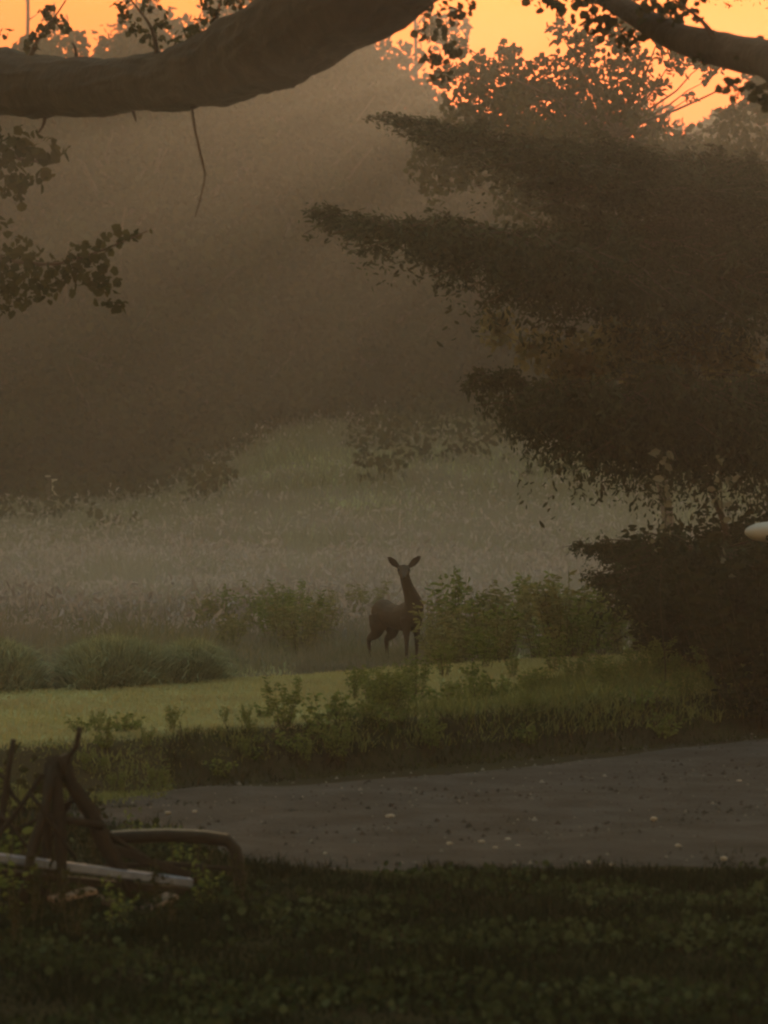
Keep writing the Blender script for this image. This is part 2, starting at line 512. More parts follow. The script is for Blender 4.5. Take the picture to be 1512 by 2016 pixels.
# meadow
x, y = scatter(210000, -19, 19, 39, 128, lambda x, y: (tdist(x, y) > 6.6))
k = RNG.random(len(x)) < 1.0 * np.clip(1.35 - y / 140.0, 0.3, 1); x, y = x[k], y[k]
t = tdist(x, y)
patch = vnoise(x, y, 4.5); fine = vnoise(x, y, 0.8)
H = (0.18 + 0.62 * patch * fine + 0.18 * fine) * RNG.uniform(0.5, 1.15, len(x)) * (0.30 + 0.70 * sstep(10.2, 13.0, t + 1.6 * (vnoise(x, y, 1.7) - 0.5)))
W = np.clip(RNG.uniform(0.010, 0.03, len(x)) * np.sqrt(y / 45.0), 0.008, 0.06)
P = np.stack([x, y, ground_z(x, y) - 0.02], 1)
tag(link('meadow_grass', blades('meadow_grass', P, H, W, 0.5), M['meadow']), 'tall rank meadow grass stretching back to the trees', 'meadow grass', kind='stuff')
# seed heads and flower tops over the meadow
k = RNG.random(len(x)) < 0.55 * sstep(46, 55, y) * sstep(0.3, 0.6, vnoise(x, y, 1.6)) * (1 - 0.85 * sstep(74, 92, y))
C = P[k].copy(); C[:, 2] += H[k] * 0.95
M['seed'] = mat_leaf('seed heads', (0.26, 0.245, 0.25), (0.46, 0.43, 0.45))
tag(link('meadow_seed_heads', leaf_mesh('meadow_seed_heads', C, RNG.uniform(0.07, 0.20, len(C)), aspect=0.35, droop=-0.8), M['seed']), 'pale seed heads standing over the tall meadow grass', 'seed heads', kind='stuff')

# ---------------------------------------------------------------- grass mounds left of the deer
def mound(name, label, pxa, pxb, top, base, d, seed):
    rr = np.random.default_rng(seed)
    a = px(pxa, base, d); b2 = px(pxb, base, d)
    cx = (a.x + b2.x) / 2; rx = (b2.x - a.x) / 2
    gz = float(ground_z(cx, d)) - 0.05
    h = (px(pxa, top, d).z - gz) * 0.93
    ryy = 1.15
    root = empty(name, (cx, d, gz))
    nu, nv = 28, 9
    V, Fc = [], []
    for j in range(nv + 1):
        ph = j / nv * math.pi / 2
        for i2 in range(nu):
            th = 2 * math.pi * i2 / nu
            w = 1 + 0.09 * math.sin(3 * th + seed) + 0.05 * math.sin(7 * th + 2 * seed)
            sq = abs(math.cos(ph)) ** 0.85
            V.append((rx * 0.93 * sq * math.cos(th) * w, ryy * 0.9 * sq * math.sin(th) * w, h * 0.86 * math.sin(ph)))
    for j in range(nv):
        for i2 in range(nu):
            p0 = j * nu + i2; p1 = j * nu + (i2 + 1) % nu
            Fc.append((p0, p1, p1 + nu, p0 + nu))
    link('earth_core', mesh_pd('earth_core', V, Fc, True), M['mound_core'], root)
    n = 13000
    th = rr.uniform(0, 2 * math.pi, n); ph = np.arcsin(rr.uniform(0, 1, n))
    w = 1 + 0.09 * np.sin(3 * th + seed) + 0.05 * np.sin(7 * th + 2 * seed)
    sq = np.abs(np.cos(ph)) ** 0.85
    P = np.stack([rx * 0.92 * sq * np.cos(th) * w, ryy * 0.89 * sq * np.sin(th) * w, h * 0.85 * np.sin(ph)], 1)
    me = blades('long_grass', P, rr.uniform(0.08, 0.26, n), rr.uniform(0.010, 0.018, n), 1.1)
    link('long_grass', me, M['mound'], root)
    tag(root, label, 'grass mound', 'grassy mounds at the edge of the mown strip')
    return root
mound('grass_mound', 'long low grassy mound between two other mounds on the mown strip', 108, 335, 1262, 1362, 37.0, 1)
mound('grass_mound', 'short rounded grassy mound ending the row, on the side of the deer', 315, 432, 1272, 1352, 37.9, 2)
mound('grass_mound', 'grassy mound at the far end of the row from the deer', -150, 92, 1258, 1368, 36.4, 3)

# ---------------------------------------------------------------- trees
def limb_path(a, b, sag=0.0, wob=0.1, n=8, rr=random):
    a = Vector(a); b = Vector(b)
    out = []
    for i in range(n):
        f = i / (n - 1)
        p = a.lerp(b, f)
        k = math.sin(f * math.pi)
        p += Vector((rr.uniform(-wob, wob), rr.uniform(-wob, wob), -sag + rr.uniform(-wob, wob))) * k
        out.append(p)
    return out

def make_broadleaf(seed, height, spread, n_leaf, leaf, low=0.12, loose=1.0):
    """trunk mesh and crown mesh, base at the origin"""
    rr = random.Random(seed); rg = np.random.default_rng(seed)
    tl = []
    top = height * 0.8
    path = [(0.02 * height * math.sin(i * 1.1 + seed) * (i / 8), 0.015 * height * math.cos(i * 1.7 + seed) * (i / 8), top * i / 8 - 0.3) for i in range(9)]
    rad = [height * 0.016 * (1 - 0.82 * i / 8) * (1.35 if i == 0 else 1) for i in range(9)]
    tl.append(tube(path, rad, 9, 0.08, seed))
    clumps = []
    nl = 22
    for i in range(nl):
        f = low + (0.97 - low) * (i + rr.random()) / nl
        z = f * height
        an = i * 2.4 + rr.uniform(-0.5, 0.5)
        env = math.sin(math.pi * min(1, max(0.0, (f - low * 0.4) / (1.06 - low * 0.4)) ** 0.75)) ** 0.7
        L = spread * env * rr.uniform(0.7, 1.12)
        zb = max(0.6, z * 0.82 - 0.25 * L)
        kf = min(zb / top, 1) * 8
        i0 = min(int(kf), 7); base = Vector(path[i0]).lerp(Vector(path[i0 + 1]), kf - i0)
        tip = Vector((math.cos(an) * L, math.sin(an) * L, z))
        pth = limb_path(base, tip, 0.03 * L, 0.06 * L, 6, rr)
        r0 = height * 0.0075
        tl.append(tube(pth, [r0 * (1 - 0.8 * k / 5) for k in range(6)], 5, 0.05, i))
        for k in range(5):
            g = rr.uniform(0.35, 1.05)
            c = base.lerp(tip, g) + Vector((rr.gauss(0, 1), rr.gauss(0, 1), rr.gauss(0, 0.7))) * spread * 0.13
            clumps.append((c, spread * rr.uniform(0.10, 0.24)))
    w = np.array([c[1] ** 2 for c in clumps]); w /= w.sum()
    idx = rg.choice(len(clumps), n_leaf, p=w)
    cc = np.array([c[0][:] for c in clumps])[idx]; rr2 = np.array([c[1] for c in clumps])[idx]
    d = norm(rg.normal(0, 1, (n_leaf, 3))) * (rg.random(n_leaf) ** 0.45)[:, None]
    C = cc + d * rr2[:, None] * loose * np.array([1, 1, 0.75])
    C[:, 2] = np.maximum(C[:, 2], 0.3)
    crown = leaf_mesh('crown', C, rg.uniform(0.7, 1.3, n_leaf) * leaf, aspect=0.75, rng=rg)
    return tubes_mesh('trunk', tl), crown

variants = [make_broadleaf(11 + k, 14.0, 4.2 + 0.4 * k, 12000, 0.26, low=0.04) for k in range(4)]
def far_tree(label, group, pxx, d, htop, var, rz, mat='leaf_far', sx=1.0):
    """htop: photograph row of the tree's top"""
    p = px(pxx, 1000, d)
    gz = float(ground_z(p.x, d))
    h = px(pxx, htop, d).z - gz
    root = empty('broadleaf_tree', (p.x, d, gz - 0.05), rz)
    s = h / 14.0
    tr, cr = variants[var]
    for nme, me, mt in (('trunk', tr, 'bark'), ('crown', cr, mat)):
        o = link(nme, me, M[mt], root); o.scale = (s * sx, s * sx, s)
    tag(root, label, 'tree', group)
    return root
FG = 'hazy trees along the far side of the meadow'
FL = 'tall hazy broadleaf tree in the row behind the misty meadow'
for k, (pxx, d, top) in enumerate([
        (-260, 112, 60), (-40, 115, 40), (120, 117, 40), (210, 116, 35), (310, 118, 15), (400, 121, -10), (470, 122, -60), (550, 124, -60), (600, 126, -10), (660, 130, -30), (700, 137, 60), (715, 126, 130),
        (780, 134, 235), (930, 136, 190), (1090, 135, 215), (1240, 137, 180), (1400, 134, 220), (1560, 130, 120), (1760, 128, 60)]):
    far_tree(FL, FG, pxx, d, top, k % 4, k * 1.7, sx=0.85 + 0.1 * (k % 3))
for k, (pxx, d, top) in enumerate([(-150, 128, 120), (60, 132, 100), (250, 136, 90), (430, 139, 80), (600, 144, 90), (720, 148, 120),
        (860, 150, 260), (1010, 152, 270), (1170, 151, 260), (1320, 153, 290), (1480, 150, 200), (1650, 148, 150)]):
    far_tree('hazy broadleaf tree in the second row deep in the wood', 'trees deep in the far wood', pxx, d, top, (k + 2) % 4, k * 2.3)
n = 38000
wx = RNG.uniform(-30, 30, n); wy = np.where(wx < -4, 116, 138) + RNG.uniform(-3, 3, n)
hh = 2.2 + 2.6 * vnoise(wx, wx * 0 + 5, 2.2) + 5.0 * (1 - sstep(-5, -1, wx))
C = np.stack([wx, wy, ground_z(wx, wy) + RNG.random(n) * hh], 1)
tag(link('understory', leaf_mesh('understory', C, RNG.uniform(0.2, 0.4, n), aspect=0.75), M['leaf_far']), 'hazy thicket of bushes at the foot of the far trees', 'thicket', kind='stuff')
n = 75000
wx = RNG.uniform(-16, 22, n); wy = 138 - 46 * RNG.random(n) ** 1.8
k = vnoise(wx, wy, 2.4) > 0.34 + 0.36 * sstep(130, 98, wy) ; wx, wy = wx[k], wy[k]; n = len(wx)
C = np.stack([wx, wy, ground_z(wx, wy) + RNG.random(n) * 1.5 * vnoise(wx, wy, 1.7)], 1)
tag(link('scrub', leaf_mesh('scrub', C, RNG.uniform(0.15, 0.32, n), aspect=0.7), M['leaf_far']), 'low dark scrub thinning out down the meadow slope from the wood', 'scrub', kind='stuff')
# a closed wood behind both rows
n = 60000
wx = RNG.uniform(-70, 70, n); wy = RNG.uniform(160, 172, n)
hh = 9.5 + 4.0 * vnoise(wx, wx * 0 + 3, 6.0) + 1.5 * vnoise(wx, wx * 0 + 9, 1.5)
C = np.stack([wx, wy, ground_z(wx, wy) + RNG.random(n) ** 0.9 * hh], 1)
tag(link('distant_wood', leaf_mesh('distant_wood', C, RNG.uniform(0.5, 0.9, n), aspect=0.8), M['leaf_far']), 'distant wood closing off the view behind the rows of trees', 'wood', kind='stuff')


# slim bare trunks standing up out of the far trees
def sapling(label, pxx, d, top):
    p = px(pxx, 1000, d); gz = float(ground_z(p.x, d))
    h = px(pxx, top, d).z - gz
    root = empty('bare_trunk_tree', (p.x, d, gz - 0.1))
    rr = random.Random(int(pxx))
    path = [(0.05 * math.sin(i * 0.9 + pxx), 0.04 * math.cos(i), h * i / 12) for i in range(13)]
    link('trunk', tubes_mesh('trunk', [tube(path, [0.10 - 0.04 * i / 12 for i in range(13)], 7, 0.06, 1)]), M['bark'], root)
    for k in range(7):
        z = h * (0.72 + 0.035 * k); an = rr.uniform(0, 6.28); L = rr.uniform(0.5, 1.1)
        b = (math.cos(an) * L, math.sin(an) * L, z + L * 0.5)
        link('twig', tubes_mesh('twig', [tube(limb_path((0, 0, z), b, 0, 0.05, 5, rr), [0.03, 0.026, 0.022, 0.016, 0.008], 5)]), M['bark'], root)
    tag(root, label, 'tree', 'slim bare trunks above the treetops')
sapling('slim straight trunk showing against the sky above the sagging limb', 55, 128, -160)
sapling('slim straight trunk in the bright notch beside the thick limb', 818, 141, -160)

# conifer with ragged boughs showing above the limb
def ragged_conifer(label, pxx, d, top, seed):
    rr = random.Random(seed); rg = np.random.default_rng(seed)
    p = px(pxx, 1000, d); gz = float(ground_z(p.x, d))
    h = px(pxx, top, d).z - gz
    root = empty('conifer_tree', (p.x, d, gz - 0.1))
    link('trunk', tubes_mesh('trunk', [tube([(0.04 * math.sin(i), 0, h * i / 10) for i in range(11)], [0.2 * (1 - 0.9 * i / 10) + 0.012 for i in range(11)], 7, 0.05)]), M['bark'], root)
    tl, C = [], []
    for k in range(60):
        f = 0.3 + 0.69 * k / 60; z = h * f; an = k * 2.4; L = 4.4 * (1.04 - f) ** 0.75 * rr.uniform(0.6, 1.15)
        e = (math.cos(an) * L, math.sin(an) * L, z - 0.05 * L + 0.16 * L)
        pth = limb_path((0, 0, z), e, 0.12 * L, 0.03, 6, rr)
        tl.append(tube(pth, [0.03, 0.026, 0.021, 0.016, 0.011, 0.006], 4))
        for q in range(int(40 * L)):
            g = rr.uniform(0.15, 1.0); i0 = min(int(g * 5), 4)
            c = pth[i0].lerp(pth[i0 + 1], g * 5 - i0)
            C.append((c.x + rr.gauss(0, 0.09), c.y + rr.gauss(0, 0.09), c.z - abs(rr.gauss(0, 0.10))))
    link('branch_wood', tubes_mesh('branch_wood', tl), M['bark'], root)
    link('crown', leaf_mesh('crown', C, rg.uniform(0.12, 0.28, len(C)), aspect=0.4, droop=0.4, rng=rg), M['needle'], root)
    tag(root, label, 'conifer', 'ragged conifers standing above the far trees')
ragged_conifer('ragged conifer with upswept bough tips above the sagging limb', 270, 127, -70, 5)
ragged_conifer('thin ragged conifer beside the slim straight trunk at the limb', 110, 126, 0, 6)

# ---------------------------------------------------------------- loose tree in front of the bright gap, right
def spot_tree(name, label, base_px, d, clumps, mat, leaf, n_leaf, seed, trunk_r=0.14, aspect=0.7, cat='tree'):
    """small tree whose leaf clumps (photograph x, y, radius in pixels, depth offset) sit on forked branches"""
    rr = random.Random(seed); rg = np.random.default_rng(seed)
    p = px(base_px, 1000, d); gz = float(ground_z(p.x, d))
    root = empty(name, (p.x, d, gz - 0.05))
    o = Vector((p.x, d, gz - 0.05))
    cl = []
    for (cx, cyy, r, dd) in clumps:
        c = px(cx, cyy, d + dd) - o
        cl.append((c, r * (d + dd) / F_PX))
    mz = min(c.z for c, _ in cl); top = max(c.z for c, _ in cl)
    mx = sum(c.x for c, _ in cl) / len(cl)
    tp = [Vector((0, 0, 0)).lerp(Vector((mx * 0.8, 0, top * 0.85)), i / 8) + Vector((rr.uniform(-.06, .06), rr.uniform(-.06, .06), 0)) * (i > 0) for i in range(9)]
    link('trunk', tubes_mesh('trunk', [tube(tp, [trunk_r * (1 - 0.75 * i / 8) for i in range(9)], 8, 0.06, seed)]), M['bark'], root)
    tl = []
    for c, r in cl:
        f = max(0.15, min(0.95, (c.z - 0.5 * Vector((c.x - tp[4].x, c.y)).length) / (top * 0.85)))
        i0 = min(int(f * 8), 7); b = tp[i0].lerp(tp[i0 + 1], f * 8 - i0)
        tl.append(tube(limb_path(b, c, 0.02, 0.05, 6, rr), [trunk_r * 0.3 * (1 - 0.85 * k / 5) for k in range(6)], 5))
    link('branch_wood', tubes_mesh('branch_wood', tl), M['bark'], root)
    w = np.array([r ** 2 for _, r in cl]); w /= w.sum()
    idx = rg.choice(len(cl), n_leaf, p=w)
    cc = np.array([c[:] for c, _ in cl])[idx]; rad = np.array([r for _, r in cl])[idx]
    dv = norm(rg.normal(0, 1, (n_leaf, 3))) * (rg.random(n_leaf) ** 0.42)[:, None]
    C = cc + dv * rad[:, None]
    link('crown', leaf_mesh('crown', C, rg.uniform(0.7, 1.3, n_leaf) * leaf, aspect=aspect, rng=rg), M[mat], root)
    tag(root, label, cat)
    return root
rr = random.Random(21)
cl = []
for (cx, cyy, r) in [(930, 150, 50), (1000, 170, 62), (1080, 165, 62), (1160, 165, 60), (1000, 235, 70), (1080, 235, 75), (1160, 240, 70), (920, 225, 55), (1240, 130, 50), (1235, 200, 55),
                     (1040, 300, 80), (1130, 300, 80), (940, 300, 70), (870, 270, 50), (1240, 270, 60), (1330, 300, 60), (1420, 310, 70), (1500, 290, 70), (1490, 200, 48), (1500, 140, 40),
                     (1250, 340, 80), (1340, 370, 90), (1450, 380, 90), (870, 330, 70), (1290, 250, 26), (1330, 110, 40), (1400, 115, 34), (1300, 170, 20), (1440, 230, 30),
                     (1060, 380, 100), (1180, 400, 100), (900, 90, 24), (870, 150, 26), (855, 60, 26), (1150, 90, 40), (1220, 60, 40), (1100, 60, 26), (1310, 50, 34), (1000, 110, 30), (1360, 190, 12), (1390, 160, 12)]:
    cl.append((cx, cyy, r, rr.uniform(-2.0, 2.0)))
spot_tree('loose_leaved_tree', 'loose-leaved tree with sky glinting through its crown behind the spruce', 1330, 74, cl, 'leaf', 0.15, 13000, 4)
cl = [(cx, cyy, r, rr.uniform(-0.8, 0.8)) for (cx, cyy, r) in [(1120, 720, 60), (1190, 700, 60), (1250, 690, 60), (1320, 690, 70), (1390, 680, 60), (1220, 660, 50), (1360, 640, 50), (1150, 745, 40), (1060, 690, 45), (980, 650, 40), (1280, 740, 50), (1440, 700, 60)]]
spot_tree('yellowing_tree', 'young yellowing tree showing between two dark spruce boughs', 1540, 40.0, cl, 'leaf_yellow', 0.10, 2600, 5, 0.06)

# ---------------------------------------------------------------- spruce on the right
def bough_mesh(seed, n=6500):
    """unit-length bough along +X with hanging branchlets; wood and needles"""
    rr = random.Random(seed); rg = np.random.default_rng(seed)
    axis = [Vector((i / 10, 0.03 * math.sin(i * 0.8 + seed), -0.035 * math.sin(i / 10 * math.pi) + 0.04 * (i / 10) ** 2 + 0.012 * math.sin(i * 1.9 + seed))) for i in range(11)]
    tl = [tube(axis, [0.011 * (1 - 0.85 * i / 10) for i in range(11)], 6, 0.05)]
    C = []
    NT = 56
    for k in range(NT):
        g = 0.08 + 0.92 * (k + rr.random()) / NT
        i0 = min(int(g * 10), 9); b = axis[i0].lerp(axis[i0 + 1], g * 10 - i0)
        side = 1 if k % 2 else -1
        L = (0.05 + 0.24 * math.sin(min(1, (1.06 - g) * 1.3) * math.pi / 2)) * rr.uniform(0.45, 1.2)
        fw = rr.uniform(0.2, 0.8)
        hang = (0.05 + 0.26 * (1 - g) ** 0.7) * rr.choice((0.25, 0.5, 0.75, 0.95, 1.1))
        e = b + Vector((fw * L, side * L * 0.85, rr.uniform(-0.45, 0.25) * L))
        tl.append(tube([b, b.lerp(e, 0.5) + Vector((0, 0, 0.01)), e], [0.003, 0.0022, 0.0012], 4))
        m = int(n / NT * rr.uniform(0.55, 1.3))
        # hanging branchlets: a few strings of needles under each side twig
        ns = max(4, int(L * 60))
        strings = [(rr.random(), hang * rr.uniform(0.3, 1.1), rr.gauss(0, 0.02)) for _ in range(ns)]
        for q in range(m):
            f, hg, sw = rr.choice(strings)
            c = b.lerp(e, min(1, max(0, f + rr.gauss(0, 0.05))))
            u = rr.random() ** 1.1
            C.append((c.x + sw * u + rr.gauss(0, 0.008), c.y + rr.gauss(0, 0.009), c.z + 0.012 - hg * u + rr.gauss(0, 0.011)))
    C = np.array(C)
    needles = leaf_mesh('needles', C, rg.uniform(0.007, 0.024, len(C)), aspect=0.38, droop=0.9, fold=0.1, rng=rg)
    return tubes_mesh('bough', tl), needles
BV = [bough_mesh(31 + k) for k in range(5)]
SX, SY = 4.75, 40.5
sg = float(ground_z(SX, SY))
spruce = empty('spruce_tree', (SX, SY, sg - 0.05))
tag(spruce, 'large dark spruce with layered drooping boughs reaching toward the deer', 'spruce')
HS = 15.0
link('trunk', tubes_mesh('trunk', [tube([(0.03 * math.sin(i), 0.03 * math.cos(i * 2), HS * i / 14) for i in range(15)], [0.27 * (1 - 0.93 * i / 14) * (1.25 if i == 0 else 1) for i in range(15)], 12, 0.06)]), M['bark'], spruce)
def bough(start, tip, var, roll=0.0, wide=1.0, deep=1.0):
    start = Vector(start); tip = Vector(tip)
    v = tip - start; L = v.length
    w, nd = BV[var % 5]
    o = link('bough', w, M['bark'], spruce)
    xax = v.normalized(); yax = Vector((0, 0, 1)).cross(xax).normalized(); zax = xax.cross(yax)
    mt = Matrix((xax * L, yax * L * wide, zax * L * deep)).transposed().to_4x4()
    mt.translation = start
    o.matrix_local = mt
    link('needles', nd, M['needle'], o)
org = Vector((SX, SY, sg - 0.05))
def target_bough(tx, ty, d, rise, var, wide=1.0, deep=1.0):
    tip = px(tx, ty, d) - org
    bough((0, 0, tip.z + rise), tip, var, wide=wide, deep=deep)
    rq = random.Random(int(tx * 7 + ty))
    for j in range(2):
        f = rq.uniform(0.45, 0.85); an = rq.uniform(-0.4, 0.4)
        t2 = Vector((tip.x * math.cos(an) - tip.y * math.sin(an), tip.x * math.sin(an) + tip.y * math.cos(an), 0)) * f
        t2.z = tip.z + rise + rq.uniform(-0.45, 0.22)
        bough((0, 0, tip.z + rise + rq.uniform(-0.15, 0.15)), t2, var + j + 1, wide=wide * rq.uniform(0.7, 1.1), deep=deep * rq.uniform(0.5, 1.0))
# the boughs that show in front, layer by layer
target_bough(770, 245, 39.0, -0.35, 0, 0.9, 0.42)
target_bough(880, 275, 37.8, -0.3, 3, 0.9, 0.5)
target_bough(1000, 310, 37.0, -0.25, 1, 1.0, 0.6)
target_bough(1180, 300, 38.0, -0.2, 2, 1.0, 0.6)
target_bough(625, 445, 39.2, 0.05, 2, 0.8, 0.6)
target_bough(720, 470, 38.0, 0.05, 1, 0.9, 0.75)
target_bough(860, 480, 37.0, 0.0, 4, 1.0, 0.8)
target_bough(1010, 500, 36.4, 0.0, 0, 1.0, 0.9)
target_bough(1150, 470, 37.6, 0.0, 3, 1.0, 0.9)
target_bough(955, 775, 39.0, 0.05, 3, 0.9, 1.15)
target_bough(1000, 830, 38.2, 0.35, 0, 0.9, 1.1)
target_bough(1060, 800, 37.2, 0.15, 1, 1.0, 1.1)
target_bough(1180, 800, 36.8, 0.15, 4, 1.1, 1.15)
target_bough(1300, 780, 36.9, 0.2, 2, 1.1, 1.2)
target_bough(1135, 1085, 39.6, -0.05, 1, 0.9, 0.75)
target_bough(1210, 1095, 38.4, 0.0, 3, 1.0, 0.9)
target_bough(1330, 1090, 37.6, 0.0, 0, 1.0, 1.0)
target_bough(1300, 1092, 36.0, -0.02, 2, 1.0, 0.8)
# the rest of the whorls
rr = random.Random(9)
for k in range(62):
    f = 0.07 + 0.90 * k / 62
    z = HS * f
    an = k * 2.399 + rr.uniform(-0.3, 0.3)
    facing = math.cos(an - math.radians(205))
    L = 4.1 * (1.03 - f) ** 0.72 * rr.uniform(0.8, 1.1)
    if facing > -0.45 and z < 8.2:
        continue
    bough((0, 0, z), (math.cos(an) * L, math.sin(an) * L, z - 0.12 * L), k, wide=1.1, deep=1.1)

# ---------------------------------------------------------------- big tree whose limb crosses the top of the view
MX, MY = 5.9, 22.0
mg = float(ground_z(MX, MY))
maple = empty('maple_tree', (MX, MY, mg - 0.05))
tag(maple, 'big old tree whose thick sagging limb crosses over the drive', 'tree')
mo = Vector((MX, MY, mg - 0.05))
tp = [(0, 0, 0), (0.03, 0.02, 0.5), (-0.02, 0.05, 2), (-0.1, 0.1, 4), (-0.22, 0.2, 6), (-0.3, 0.3, 8), (-0.2, 0.4, 11), (0.1, 0.4, 14)]
link('trunk', tubes_mesh('trunk', [tube(spline(tp, 30), np.interp(np.linspace(0, 7, 30), [0, 1, 2, 3, 5, 6, 7], [0.78, 0.6, 0.52, 0.5, 0.42, 0.25, 0.1]), 18, 0.03, 2)]), M['bark'], maple)
def ctrl(x, y, d, thick):
    return (*(px(x, y, d) - mo), thick * d / F_PX / 2)
cp = [(-0.25, 0.25, 7.6, 0.34), (-2.0, 2.4, 8.0, 0.31),
      ctrl(1000, -200, 27.0, 205), ctrl(880, -135, 27.4, 205), ctrl(790, -72, 27.8, 203), ctrl(700, -8, 28.2, 200), ctrl(604, 50, 28.8, 190), ctrl(540, 84, 29.3, 177), ctrl(480, 112, 29.8, 160), ctrl(400, 143, 30.4, 140), ctrl(310, 162, 31.1, 118),
      ctrl(200, 170, 32.0, 106), ctrl(90, 170, 33.0, 122), ctrl(-20, 158, 34.0, 126), ctrl(-160, 130, 35.0, 116), ctrl(-420, 60, 36.5, 90), ctrl(-700, -80, 38.0, 50)]
S = spline(cp, 90)
rw = random.Random(3)
lp_ = [Vector(s[:3]) + Vector((0, 0, 0.012 * math.sin(i * 0.9) + 0.006 * rw.uniform(-1, 1))) for i, s in enumerate(S)]
def bark_tube(name, path, radii, rings, sides, depth, seed):
    P_ = spline([(*p, r_) for p, r_ in zip(path, radii)], rings)
    V_, F_ = tube([Vector(p[:3]) for p in P_], [p[3] for p in P_], sides)
    C_ = np.array([v[:] for v in V_]); A_ = np.repeat(P_[:, :3], sides, 0)
    L_ = np.repeat(np.concatenate(([0], np.cumsum(np.linalg.norm(np.diff(P_[:, :3], axis=0), axis=1)))), sides)
    Q_ = np.tile(np.arange(sides), rings) / sides
    # long plates with furrows between them, twisting a little round the limb
    ang = (Q_ + 0.03 * L_) * 64
    rid = vnoise(ang + seed * 7, L_ * 2.2, 2.0) * 0.6 + vnoise(ang * 2, L_ * 7 + seed, 2.0) * 0.4
    f_ = 1 + depth * (np.abs(rid - 0.5) * 4 - 0.8) + 0.05 * (vnoise(Q_ * 8 + 3, L_ * 1.3, 1.0) - 0.5)
    C_ = A_ + (C_ - A_) * f_[:, None]
    return link(name, mesh_pd(name, C_, F_, True), M['bark_dark'], maple)
limb = bark_tube('limb', lp_, [max(0.03, s[3]) * (1 + 0.03 * math.sin(i * 0.55) + 0.02 * math.sin(i * 1.7) + 0.10 * math.exp(-((i - 44) / 1.6) ** 2) + 0.12 * math.exp(-((i - 62) / 1.4) ** 2)) for i, s in enumerate(S)], 420, 72, 0.07, 1)
# second, thinner limb
cp2 = [(-0.3, 0.3, 6.9, 0.2), ctrl(1700, 160, 24.5, 90), ctrl(1512, 118, 26.0, 74), ctrl(1420, 98, 26.8, 70), ctrl(1330, 72, 27.5, 58), ctrl(1230, 18, 28.2, 42), ctrl(1130, -40, 29.0, 30), ctrl(1000, -120, 30.0, 18)]
S = spline(cp2, 50)
bark_tube('limb', [Vector(s[:3]) for s in S], [max(0.02, s[3]) for s in S], 200, 40, 0.07, 2)
for (a0, b0, a1, b1, d_) in ((90, 230, 75, 262, 33.0), (255, 212, 268, 240, 31.5), (150, 112, 142, 84, 32.4), (330, 108, 352, 70, 31.0), (400, 78, 380, 48, 30.4)):
    sh = spline([ctrl(a0, b0 - (12 if b1 > b0 else -12), d_, 9), ctrl((a0 + a1) / 2 + 3, (b0 + b1) / 2, d_, 6), ctrl(a1, b1, d_, 3)], 6)
    link('side_shoot', tubes_mesh('side_shoot', [tube([Vector(q[:3]) for q in sh], [q[3] for q in sh], 5)]), M['bark_dark'], maple)
# hanging bare twig
tw = spline([ctrl(376, 205, 30.6, 7), ctrl(384, 255, 30.6, 6), ctrl(396, 310, 30.6, 6), ctrl(403, 345, 30.6, 5), ctrl(396, 385, 30.6, 4), ctrl(384, 428, 30.6, 3)], 18)
link('twig', tubes_mesh('twig', [tube([Vector(s[:3]) for s in tw], [s[3] for s in tw], 6)]), M['bark'], maple)
def leafy_twig(path, clumps, n_leaf, seed, leaf=0.10):
    rg = np.random.default_rng(seed)
    s = spline([ctrl(*p) for p in path], 16)
    t = link('twig', tubes_mesh('twig', [tube([Vector(a[:3]) for a in s], [max(0.004, a[3]) for a in s], 6)]), M['bark'], maple)
    cl = [((px(x, y, d) - mo), r * d / F_PX) for x, y, d, r in clumps]
    w = np.array([r ** 2 for _, r in cl]); w /= w.sum()
    idx = rg.choice(len(cl), n_leaf, p=w)
    C = np.array([c[:] for c, _ in cl])[idx] + norm(rg.normal(0, 1, (n_leaf, 3))) * (rg.random(n_leaf) ** 0.4 * np.array([r for _, r in cl])[idx])[:, None] * np.array([1, 1, 0.8])
    lc = link('leaf_cluster', leaf_mesh('leaf_cluster', C, rg.uniform(0.7, 1.3, n_leaf) * leaf, aspect=0.95, droop=0.5, rng=rg), M['leaf'], t)
    tag(lc, kind='stuff')
leafy_twig([(-60, 170, 33.2, 20), (-30, 260, 33, 10), (30, 310, 32.8, 7), (110, 320, 32.6, 4)],
           [(10, 270, 32.8, 45), (60, 290, 32.7, 45), (105, 300, 32.6, 30), (20, 350, 32.9, 45), (70, 340, 32.6, 35), (40, 380, 32.8, 26), (-30, 300, 33, 60)], 190, 1)
leafy_twig([(-160, 140, 34.5, 26), (-120, 330, 34.2, 18), (-50, 480, 33.8, 12), (80, 520, 33.4, 8), (180, 500, 33.2, 5), (290, 455, 33.0, 3)],
           [(-30, 530, 33.8, 80), (40, 500, 33.5, 50), (60, 560, 33.4, 55), (120, 540, 33.3, 50), (170, 510, 33.2, 45), (200, 560, 33.2, 40), (210, 480, 33.1, 25), (250, 465, 33.0, 22), (10, 590, 33.6, 40), (230, 600, 33.1, 18), (290, 450, 33.0, 12), (10, 440, 33.6, 20)], 560, 2, 0.085)
